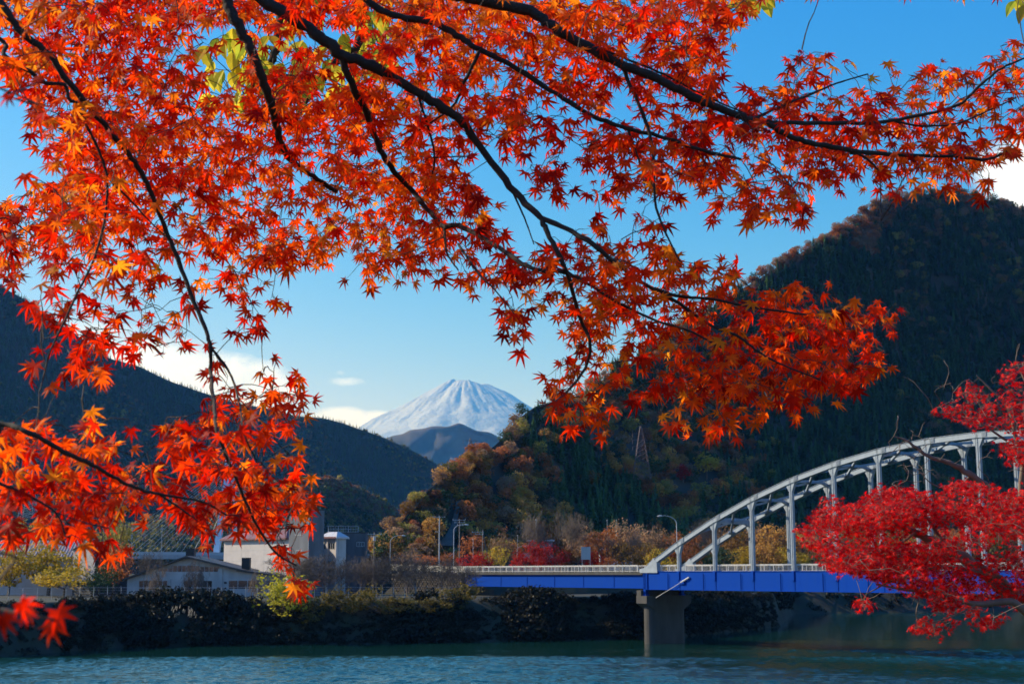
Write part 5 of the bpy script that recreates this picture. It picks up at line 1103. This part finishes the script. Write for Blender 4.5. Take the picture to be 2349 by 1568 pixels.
# coverage of the foliage: rows of 50, intervals (x0, x1, density) in layout units
ROWS = {
 -75: [(-60,2400,.7)], -25: [(-60,1720,.9)],
 0: [(-60,620,1),(660,830,.8),(880,1690,1)], 50: [(-60,460,1),(460,640,.3),(640,880,.4),(880,1680,1)], 100: [(-60,450,1),(560,640,.25),(640,880,.4),(880,1640,.85),(1790,1900,.25),(2270,2400,.5)],
 150: [(40,480,1),(540,680,.5),(680,820,.45),(820,1640,.85),(1790,1980,.45),(1980,2400,.5)], 200: [(60,1180,.95),(1180,1650,.6),(1700,2400,.5)],
 250: [(80,1120,.95),(1140,1330,.45),(1370,1640,.7),(1650,2400,.62)], 300: [(100,1080,1),(1150,1330,.5),(1340,2330,.8)],
 350: [(120,1000,1),(1000,1080,.5),(1210,1300,.5),(1330,2300,.72)], 400: [(60,1120,1.05),(1215,1380,.55),(1390,1860,.62),(1900,2290,.22)],
 450: [(0,1130,.95),(1370,1530,.5),(1640,1860,.4),(1780,1810,.4)], 500: [(0,1140,.9),(1300,1420,.3),(1380,1540,.5),(1600,1610,.1)],
 550: [(0,160,.7),(170,640,.6),(580,1080,.95),(1090,1330,.5),(1330,1560,.75)], 600: [(0,40,.4),(120,660,.4),(800,1010,.45),(1060,1340,.65),(1340,1700,.85)],
 650: [(90,650,.38),(1090,1330,.55),(1330,1800,1),(1800,2060,.35)], 700: [(90,660,.42),(1130,1330,.5),(1330,2050,1)],
 750: [(90,500,.45),(510,570,.3),(1170,1210,.3),(1290,1600,.7),(1600,2020,1)], 800: [(60,240,.5),(480,530,.2),(590,640,.3),(1290,1600,.6),(1600,2040,1)],
 850: [(60,170,.4),(450,700,.3),(1250,1500,.6),(1500,1980,1)], 900: [(0,40,.4),(60,130,.3),(450,720,.5),(1250,1400,.6),(1500,1860,.75)],
 950: [(0,330,.7),(380,720,.55),(1290,1400,.25),(1540,1700,.3)], 1000: [(0,330,1),(360,690,.75)], 1050: [(0,440,.9),(380,710,.8)],
 1100: [(0,480,.85),(480,560,.6),(560,720,.9)], 1150: [(0,290,.9),(320,490,.5),(510,700,.95)], 1200: [(0,290,.5),(450,500,.3),(560,690,.4)], 1250: [(120,160,.2),(600,670,.3)], 1290: [(650,740,.35)]}
def depthY(x, y):
    Yd = 4.9 + .9*np.exp(-(((x-820)/330)**2+((y-480)/200)**2)) + .5*smooth(1500, 2200, x)*smooth(700, 400, y) - 0.5*smooth(500, 0, x)
    Yd = Yd - .75*smooth(760, 420, x)*smooth(860, 1000, y) + .7*smooth(1200, 1350, x)*smooth(600, 700, y)*smooth(2150, 2000, x) + .55*smooth(0, -30, x-130)*(np.abs(y-530) < 100)*2.0 - .2*smooth(1300, 1700, x)*smooth(600, 700, y); return Yd
mr = np.random.default_rng(11)
mt_ = empty('maple_tree', (-3.9, 2.0, float(gz(-3.9, 2.0)))); tag(mt_, 'foreground maple with backlit orange-red leaves overhanging the lake view', 'maple tree')
def wl(pts, dY=0.0):       # world polyline of a traced limb
    P = np.array(pts, float); return np.array([at(x, y, float(depthY(x, y))+dY*.5-.22) for x, y in P])
MO = np.array(mt_.location)
class MT(Tree): pass
tree = MT(mt_)
_old = Tree.limb
def limb(tr, pts, w0, w1, dY=0.0, pre=None, name='branch'):
    P = wl(pts, dY)
    if pre is not None: P = np.vstack([np.array(pre, float), P])
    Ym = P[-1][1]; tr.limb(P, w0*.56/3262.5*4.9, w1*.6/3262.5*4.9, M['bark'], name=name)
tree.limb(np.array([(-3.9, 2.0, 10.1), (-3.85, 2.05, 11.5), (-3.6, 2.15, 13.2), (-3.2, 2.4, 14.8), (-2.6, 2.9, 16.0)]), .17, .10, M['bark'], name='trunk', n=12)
up1 = (-2.6, 2.9, 16.0)
limb(tree, [(500,-160),(515,-20),(545,55),(575,110),(600,180),(628,260),(645,330),(670,370),(710,400),(770,440)], 30, 9, 0, [up1, (-2.0, 3.7, 15.6)])
limb(tree, [(420,-190),(560,-35),(660,35),(746,92),(785,127),(850,150),(959,212.6),(1040,262),(1086,315),(1171,429),(1242,500)], 34, 13, .1, [up1, (-2.2, 3.8, 15.8)])
limb(tree, [(1242,500),(1256,534),(1299,623),(1331,729),(1354,786),(1341,846),(1288,910),(1240,935)], 12, 4, .1)
limb(tree, [(1242,500),(1313,531),(1384,580),(1455,637),(1518,669),(1578,682),(1635,686),(1713,702),(1850,722)], 12, 4, .1)
limb(tree, [(1518,669),(1560,698),(1635,748),(1692,770),(1740,806),(1788,833),(1880,870)], 9, 3, .05)
limb(tree, [(785,127),(799,177),(842,263),(867,328),(888,371),(944,438),(994,495),(1019,520),(1051,518),(1132,559),(1200,605),(1242,619),(1299,626),(1348,651),(1419,694),(1508,736),(1578,757),(1660,800)], 16, 4, .1)
limb(tree, [(1019,520),(1022,560),(1029,587),(1051,619)], 7, 3, .1)
limb(tree, [(1051,560),(1100,630),(1136,665),(1180,720)], 6, 2, .1)
limb(tree, [(700,-190),(790,-50),(852,7),(905,35),(994,53),(1047,82),(1100,115),(1171,149),(1277,216),(1366,269),(1437,294),(1508,312),(1631,350),(1700,365)], 20, 6, .25, [up1, (-1.4, 4.4, 15.9)])
limb(tree, [(860,-220),(1000,-40),(1093,0),(1207,21),(1260,57),(1313,89),(1419,145),(1508,181),(1578,216),(1635,242),(1703,269),(1754,279),(1805,310),(1873,330),(1992,350),(2094,357),(2196,359),(2264,366),(2315,344)], 30, 5, .15, [up1, (-1.0, 4.3, 16.2)])
limb(tree, [(1754,279),(1788,282),(1890,282),(2009,282),(2111,264),(2196,242),(2247,197),(2298,156),(2360,130)], 11, 4, .15)
limb(tree, [(2053,277),(2111,289),(2196,283),(2264,255),(2330,225)], 6, 3, .15)
limb(tree, [(1740,268),(1805,238),(1873,211),(1920,191),(1990,170)], 7, 3, .15)
limb(tree, [(1260,60),(1400,120),(1510,165),(1550,185),(1635,228),(1703,257)], 6, 3, .3)
limb(tree, [(1950,352),(1978,357),(2009,384),(2019,408),(2021,507)], 6, 2, .15)
limb(tree, [(1426,150),(1469,248),(1497,337),(1503,461),(1526,531),(1560,600)], 9, 3, .2)
limb(tree, [(955,208),(966,241),(994,337),(994,390),(973,439)], 7, 3, .15)
limb(tree, [(1100,118),(1065,188),(1037,245),(960,300)], 8, 3, .2)
limb(tree, [(994,361),(1030,360),(1076,358)], 5, 2, .15)
limb(tree, [(1171,429),(1203,500),(1225,560)], 5, 2, .1)
limb(tree, [(1440,297),(1470,380),(1480,430)], 5, 2, .25)
up2 = (-3.2, 2.4, 14.8)
limb(tree, [(-120,-140),(0,5),(41,65),(113,127),(164,198),(219,263),(274,328),(315,380),(342,431),(376,516),(407,592),(438,677),(469,749),(482,794),(484,859),(493,944),(496,985),(520,1047),(560,1140),(587,1200),(622,1254),(646,1278),(680,1296)], 15, 3, 0, [up2, (-2.3, 3.2, 14.4)])
limb(tree, [(482,794),(527,855),(547,917),(561,995),(590,1060)], 6, 2, 0)
limb(tree, [(-60,60),(10,130),(70,165),(100,190),(147,195),(160,230),(178,239),(200,290),(222,335),(246,410),(238,516),(212,602),(178,670),(147,739),(116,804),(106,841),(90,900)], 9, 2.5, -.05, [(-3.4, 2.3, 14.2), (-2.3, 3.4, 13.7)])
limb(tree, [(253,414),(300,460),(342,506),(400,560)], 5, 2, 0)
limb(tree, [(-130,990),(0,972),(68,992),(161,1043),(220,1070),(269,1099),(318,1121),(366,1133),(464,1150),(520,1180)], 10, 3, 0, [(-3.75, 2.1, 12.8), (-2.2, 2.6, 12.4)])
limb(tree, [(-100,1080),(0,1109),(73,1140),(132,1180),(150,1230)], 7, 2, -.1, [(-3.8, 2.1, 12.2), (-2.0, 2.6, 12.0)])
limb(tree, [(366,1133),(430,1177),(452,1192)], 4, 2, 0)
limb(tree, [(-90,560),(0,500),(60,530),(110,560)], 6, 2, .1, [(-3.4, 2.5, 13.6), (-2.2, 4.2, 13.6)])
# sample cluster centres and join them with twigs
CC = []
for y0, iv in ROWS.items():
    h = 40 if y0 == 1250 else 50
    for x0, x1, dn in iv:
        Ym = float(depthY((x0+x1)/2, y0+25.0)); n_ = mr.poisson((x1-x0)*h/1000.0*dn*(3.25 if y0 < 450 else 2.5)*(Ym/4.9)**2)
        if n_ == 0: continue
        x = mr.uniform(x0, x1, n_); y = mr.uniform(y0, y0+h, n_); Yd = depthY(x, y) + .30 + mr.normal(size=n_)*.32
        CC.append(np.stack([at(a, b, c) for a, b, c in zip(x, y, Yd)]))
CC = np.concatenate(CC); hole = np.array([mnoise.noise(Vector((p[0]*2.6, p[1]*1.2, p[2]*2.6+7))) for p in CC]); CC = CC[(hole > -.42) | (mr.uniform(size=len(CC)) < .4)]
res = tree.sprays(CC, mr)
LP, LN, LT_, LS = [], [], [], []
PA, PB = [], []
for ci, d in res:
    c = CC[ci]; k = mr.choice([1, 2, 2, 3])
    for q in range(k):
        side = unit(np.cross(d, mr.normal(size=3))); out = unit(side*(1 if q % 2 else -1)*.8 + d*.5 + mr.normal(size=3)*.3 + np.array([0, 0, -.35]))
        pl = mr.uniform(.018, .042); b0 = c - d*mr.uniform(0, .05)*(q > 0); b1 = b0+out*pl+[0, 0, -.006]; PA.append(b0); PB.append(b1)
        tip = unit(out*.6+np.array([mr.normal()*.45, mr.normal()*.35, -.75+mr.normal()*.35])); nrm = np.array([mr.normal()*.55, -1+mr.normal()*.3, .45+mr.normal()*.5])
        LP.append(b1); LN.append(nrm); LT_.append(tip); LS.append(mr.uniform(.032, .062))
tree.A.append(np.array(PA)); tree.B.append(np.array(PB)); tree.ra.append(np.full(len(PA), .0007)); tree.rb.append(np.full(len(PA), .0006))
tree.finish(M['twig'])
LP, LN, LT_, LS = map(np.array, (LP, LN, LT_, LS))
# a few stray leaves close to the lens at the lower and upper left
stray = [(130, 1432, 1.9, .036), (118, 1462, 1.95, .034), (62, 1420, 1.8, .028), (45, 1405, 1.7, .024), (5, 1440, 1.6, .024), (88, 196, 2.4, .026), (18, 236, 2.2, .024), (-4, 1435, 1.6, .024)]
lx, ly = proj(LP)
PAL = np.array([(.42, .008, .003), (.78, .026, .004), (.92, .070, .005), (.96, .155, .008), (.97, .36, .02), (.62, .50, .05)])
nn = fnoise(LP, 1.3, 3)*1.6
warm = .45 + .07*smooth(900, 1050, ly)*smooth(900, 600, lx) + nn*.26 + .10*smooth(300, 0, ly)*smooth(200, 900, lx) - .12*smooth(400, 1000, ly)*smooth(900, 500, lx) - .02*smooth(1250, 1700, lx) - .10*smooth(1900, 2300, lx)*smooth(400, 100, ly) + mr.normal(size=len(LP))*.20
pos = np.clip(np.where(warm > .7, .7+(warm-.7)*.4, warm), 0, .97)*(len(PAL)-1); i0 = pos.astype(int); f = (pos-i0)[:, None]; LCc = PAL[i0]*(1-f)+PAL[np.minimum(i0+1, 5)]*f; LCc *= mr.uniform(.75, 1.1, (len(LP), 1))
BB = bases(LN, LT_)
inside = (lx > 20) & (lx < 2330) & (ly > 20) & (ly < 1500)
order = np.argsort(np.where(inside, LP[:, 1]/LS, 1e9)); big = order[:292]; rest = np.setdiff1d(np.arange(len(LP)), big)
tint = np.array([(.52, .012, .003), (.80, .03, .004), (.92, .075, .005), (.96, .16, .008), (.95, .34, .02)]); lmesh = []
for T in TF[:8]:
    row = []
    for c in tint: g = G(); V, F, rad = T; g.add(V, F, col=leafcols(c[None], rad, mr)[0]); row.append(g.mesh('leaf', LC['maple']))
    lmesh.append(row)
def leafobj(p, B, s, c):
    q = int(np.argmin(((tint-c)**2).sum(1))); o = mobj('leaf', lmesh[mr.integers(0, 8)][q], mt_); mm = Matrix(B.T*s).to_4x4(); mm.translation = Vector(p); o.matrix_local = mm
for q in big: leafobj(LP[q], BB[q], LS[q], LCc[q])
for x, y, Y_, s_ in stray:
    p = at(x, y, Y_); nb = bases(np.array([[mr.normal()*.3, -1, .2]]), np.array([[mr.normal()*.5, 0, -1.]])); leafobj(p+np.array([0, 0, s_*.5]), nb[0], s_, tint[1])
g = G(); A_ = []; pts_ = [at(-160, 1300, 1.9), at(-40, 1380, 1.9), at(60, 1408, 1.85), at(125, 1420, 1.9)]; g.tube(spline([(-3.8, 2.05, 11.2), (-2, 1.9, 11.6)]+pts_, 5), .0022, 4); g.tube(spline([(-3.6, 2.15, 13.2), (-2.2, 2.3, 13.3), at(-60, 180, 2.3), at(10, 216, 2.25), at(86, 190, 2.4)], 5), .002, 4)
g.obj('branch', M['twig'], mt_)
g = G(); leaves_geo(g, TF, LP[rest], BB[rest], LS[rest], LCc[rest], mr); g.obj('leaves', LC['maple'], mt_, kind='stuff')
# re-home children of the tree (they were built in world space)
for ch in D.objects:
    if ch.parent == mt_: ch.matrix_parent_inverse = Matrix.Translation(-Vector(MO))
print('maple leaves', len(LP))

# ------------------------------------------------------------------ yellow-green oval-leaved tree behind the maple
yt = empty('chestnut_tree', (-6.5, 6.5, float(gz(-6.5, 6.5)))); tag(yt, 'yellow-green oval-leaved tree showing between the maple boughs near the top', 'tree')
YT = Tree(yt)
def wy(pts, Y_): return np.array([at(x, y, Y_) for x, y in pts])
YT.limb(np.array([(-6.5, 6.5, 8.6), (-6.3, 6.6, 11), (-5.6, 6.9, 14.2), (-4.6, 7.2, 16.6)]), .16, .1, M['bark'], name='trunk', n=10)
YT.limb(np.vstack([[(-4.6, 7.2, 16.6), (-3.4, 7.3, 16.9)], wy([(560,-140),(640,-40),(640,80),(610,160),(560,215)], 7.3)]), .05, .012, M['bark'])
YT.limb(np.vstack([[(-4.6, 7.2, 16.6), (-2.6, 7.3, 17.2)], wy([(760,-140),(820,-40),(830,80),(760,160),(700,235)], 7.3)]), .05, .012, M['bark'])
YT.limb(np.vstack([[(-4.6, 7.2, 16.8), (-1.0, 7.3, 18.0)], wy([(1400,-230),(1650,-60),(1725,5)], 7.3)]), .05, .01, M['bark'])
YT.limb(np.vstack([wy([(1400,-230),(1900,-180),(2250,-60),(2340,-10)], 7.3)]), .02, .008, M['bark'])
yr = np.random.default_rng(4); C = []
for x0, y0, x1, y1, n_ in ((455, 60, 620, 175, 40), (470, 150, 640, 230, 18), (620, 10, 900, 160, 60), (640, 150, 840, 240, 26), (1690, -20, 1760, 14, 7), (2325, -15, 2360, 22, 5), (600, -80, 1000, 0, 30)):
    x = yr.uniform(x0, x1, n_); y = yr.uniform(y0, y1, n_); C += [at(a, b, c) for a, b, c in zip(x, y, 7.2+yr.normal(size=n_)*.3)]
C = np.array(C); rs_ = YT.sprays(C, yr, wr=.0016); P_, N_, T__, S_, K_ = [], [], [], [], []
for ci, d in rs_:
    for q in range(yr.choice([1, 2])):
        P_.append(C[ci]); N_.append([yr.normal()*.5, -1, .3+yr.normal()*.5]); T__.append([yr.normal()*.4, yr.normal()*.3, -1.]); S_.append(yr.uniform(.085, .125))
YT.finish(M['twig']); P_, N_, T__, S_ = map(np.array, (P_, N_, T__, S_)); By = bases(N_, T__); om = []
for c in ((.82, .66, .05), (.55, .60, .05), (.78, .42, .04)):
    for T in TO[:2]: g = G(); g.add(T[0], T[1], col=np.tile(c, (len(T[0]), 1))*np.where(T[2][:, None] > .8, .75, 1)); om.append(g.mesh('leaf', LC['yel']))
for q in range(len(P_)): o = mobj('leaf', om[yr.choice([0, 0, 1, 1, 2, 3, 4])], yt); mm = Matrix(By[q].T*S_[q]).to_4x4(); mm.translation = Vector(P_[q]); o.matrix_local = mm
for ch in D.objects:
    if ch.parent == yt: ch.matrix_parent_inverse = Matrix.Translation(-Vector(yt.location))

# ------------------------------------------------------------------ crimson maple on the near bank
RY = 15.5
rt_ = empty('crimson_maple', (7.6, RY, float(gz(7.6, RY)))); tag(rt_, 'deep crimson maple leaning in from the near bank before the bridge', 'maple tree'); RT_ = Tree(rt_)
def wr_(pts, dY=0.0): return np.array([at(x, y, RY+dY+(1900-x)*.0*1) for x, y in pts])
zb = float(gz(7.6, RY))
hub = at(2520, 1560, RY)
RT_.limb(np.vstack([[(7.6, RY, zb-.4), (7.5, RY, (zb+hub[2])/2)], [hub], wr_([(2430, 1480), (2349, 1385), (2250, 1310), (2180, 1262), (2100, 1222), (2020, 1190), (1930, 1200)], .45)]), .15, .012, M['palebark'], name='trunk', n=10)
RB = [([(2349,1385),(2300,1330),(2230,1290),(2120,1275),(2000,1262),(1900,1235)], .05, .01, .3), ([(2430,1480),(2390,1300),(2330,1200),(2290,1140),(2230,1090),(2180,1062),(2130,1045),(2080,1010),(2050,1000)], .09, .008, .8),
      ([(2330,1200),(2345,1080),(2330,1000),(2310,930),(2270,890),(2240,860)], .05, .008, .9), ([(2310,1010),(2250,970),(2200,940),(2160,925)], .02, .005, .9), ([(2345,1080),(2380,960),(2345,860),(2330,825)], .03, .008, .6),
      ([(2430,1480),(2330,1385),(2240,1385),(2150,1358),(2080,1352),(2010,1340)], .06, .008, -.4), ([(2240,1385),(2190,1410),(2140,1425),(2100,1415)], .015, .004, -.6), ([(2250,1310),(2150,1300),(2050,1330),(1990,1360)], .03, .006, -.3),
      ([(2180,1262),(2120,1180),(2080,1130),(2060,1120)], .03, .006, .4), ([(2230,1090),(2190,1120),(2140,1110),(2100,1070)], .02, .004, .9), ([(2020,1190),(1960,1180),(1900,1190),(1855,1215)], .02, .004, .0), ([(2100,1222),(2000,1290),(1930,1290),(1880,1270)], .02, .004, .2), ([(2290,1150),(2220,1180),(2150,1190),(2080,1180)], .03, .005, .3)]
for p_, a, b, dY in RB: RT_.limb(wr_(p_, dY), a*.75, b*.75, M['palebark'])
rr2 = np.random.default_rng(17)
def inpoly(x, y, poly):
    c = np.zeros(len(x), bool); j = len(poly)-1
    for i in range(len(poly)):
        xi, yi = poly[i]; xj, yj = poly[j]; c ^= ((yi > y) != (yj > y)) & (x < (xj-xi)*(y-yi)/(yj-yi+1e-9)+xi); j = i
    return c
MAIN = [(1832,1215),(1875,1190),(1885,1145),(1925,1140),(1935,1160),(1990,1140),(2020,1118),(2090,1112),(2140,1125),(2200,1105),(2260,1110),(2300,1130),(2360,1120),(2400,1400),(2320,1395),(2280,1440),(2240,1440),(2225,1400),(2180,1385),(2120,1365),(2050,1355),(2030,1375),(1985,1400),(1970,1380),(1985,1345),(2010,1320),(1960,1315),(1900,1300),(1880,1270),(1850,1240)]
LOWB = [(2090,1440),(2110,1405),(2150,1385),(2200,1390),(2240,1410),(2190,1425),(2160,1455),(2120,1450)]
UP1 = [(2150,935),(2200,905),(2230,870),(2270,900),(2300,840),(2400,810),(2400,1080),(2330,1060),(2290,1050),(2320,990),(2250,980),(2215,975),(2160,950)]
UP2 = [(2270,1010),(2330,990),(2400,1000),(2400,1110),(2340,1075)]
C = []
for poly, n_, dp in ((MAIN, 6800, .7), (LOWB, 170, .3), (UP1, 420, .5), (UP2, 120, .4)):
    pa = np.array(poly); x = rr2.uniform(pa[:, 0].min(), pa[:, 0].max(), n_*3); y = rr2.uniform(pa[:, 1].min(), pa[:, 1].max(), n_*3); k = inpoly(x, y, poly); x, y = x[k][:n_], y[k][:n_]
    Yd = RY + rr2.normal(size=len(x))*dp + (.4 if poly is UP1 else 0)
    P_ = np.array([at(a, b, c) for a, b, c in zip(x, y, Yd)])
    lay = np.array([mnoise.noise(Vector((p[0]*1.1, p[1]*.9, p[2]*3.6))) for p in P_]); P_ = P_[lay > (.05 if poly is MAIN else -.3)]; C.append(P_)
C = np.concatenate(C); rs_ = RT_.sprays(C, rr2, step=.14, wr=.0014)
P_, N_, T__, S_ = [], [], [], []; PA, PB = [], []
for ci, d in rs_:
    for q in range(rr2.choice([2, 3, 4])):
        o_ = unit(rr2.normal(size=3)*[1, 1, .4]); b1 = C[ci]+o_*rr2.uniform(.03, .10); PA.append(C[ci]); PB.append(b1); P_.append(b1); N_.append([rr2.normal()*.55-.15, -.55+rr2.normal()*.5, .75]); T__.append(o_+[0, 0, -.5]); S_.append(rr2.uniform(.034, .062))
RT_.A.append(np.array(PA)); RT_.B.append(np.array(PB)); RT_.ra.append(np.full(len(PA), .0009)); RT_.rb.append(np.full(len(PA), .0008))
# bare fine twigs around the upper boughs
bt = []
for p_ in ((2110,1065),(2075,1060),(2120,1085),(2200,925),(2165,900),(2225,880),(2060,1010),(2140,1050),(2230,1140),(2050,1100),(2290,1085),(2100,1375),(2060,1372),(2330,850),(2180,890),(2090,1020)):
    base = at(p_[0], p_[1], RY+.6); k = 9; bt.append(base+rr2.normal(size=(k, 3))*[.16, .12, .13])
RT_.sprays(np.concatenate(bt), rr2, step=.08, wr=.0022)
RT_.finish(M['palebark'])
P_, N_, T__, S_ = map(np.array, (P_, N_, T__, S_)); Br = bases(N_, T__); redp = np.array([(.66, .005, .010), (.82, .008, .010), (.46, .004, .008), (.88, .02, .012)]); cr_ = redp[rr2.integers(0, 4, len(P_))]*rr2.uniform(.8, 1.15, (len(P_), 1))
lx2, ly2 = proj(P_); ins = (lx2 < 2335) & (ly2 < 1560); order = np.argsort(np.where(ins, P_[:, 1]/S_, 1e9)); big = order[:290]; rest = np.setdiff1d(np.arange(len(P_)), big); rl = []
for T in TS[:3]:
    for c in redp[:2]: g = G(); g.add(T[0], T[1], col=leafcols(c[None], T[2], rr2)[0]); rl.append(g.mesh('leaf', LC['redm']))
for q in big: o = mobj('leaf', rl[rr2.integers(0, 6)], rt_); mm = Matrix(Br[q].T*S_[q]).to_4x4(); mm.translation = Vector(P_[q]); o.matrix_local = mm
g = G(); leaves_geo(g, TS, P_[rest], Br[rest], S_[rest], cr_[rest], rr2); g.obj('leaves', LC['redm'], rt_, kind='stuff')
for ch in D.objects:
    if ch.parent == rt_: ch.matrix_parent_inverse = Matrix.Translation(-Vector(rt_.location))
print('crimson leaves', len(P_))
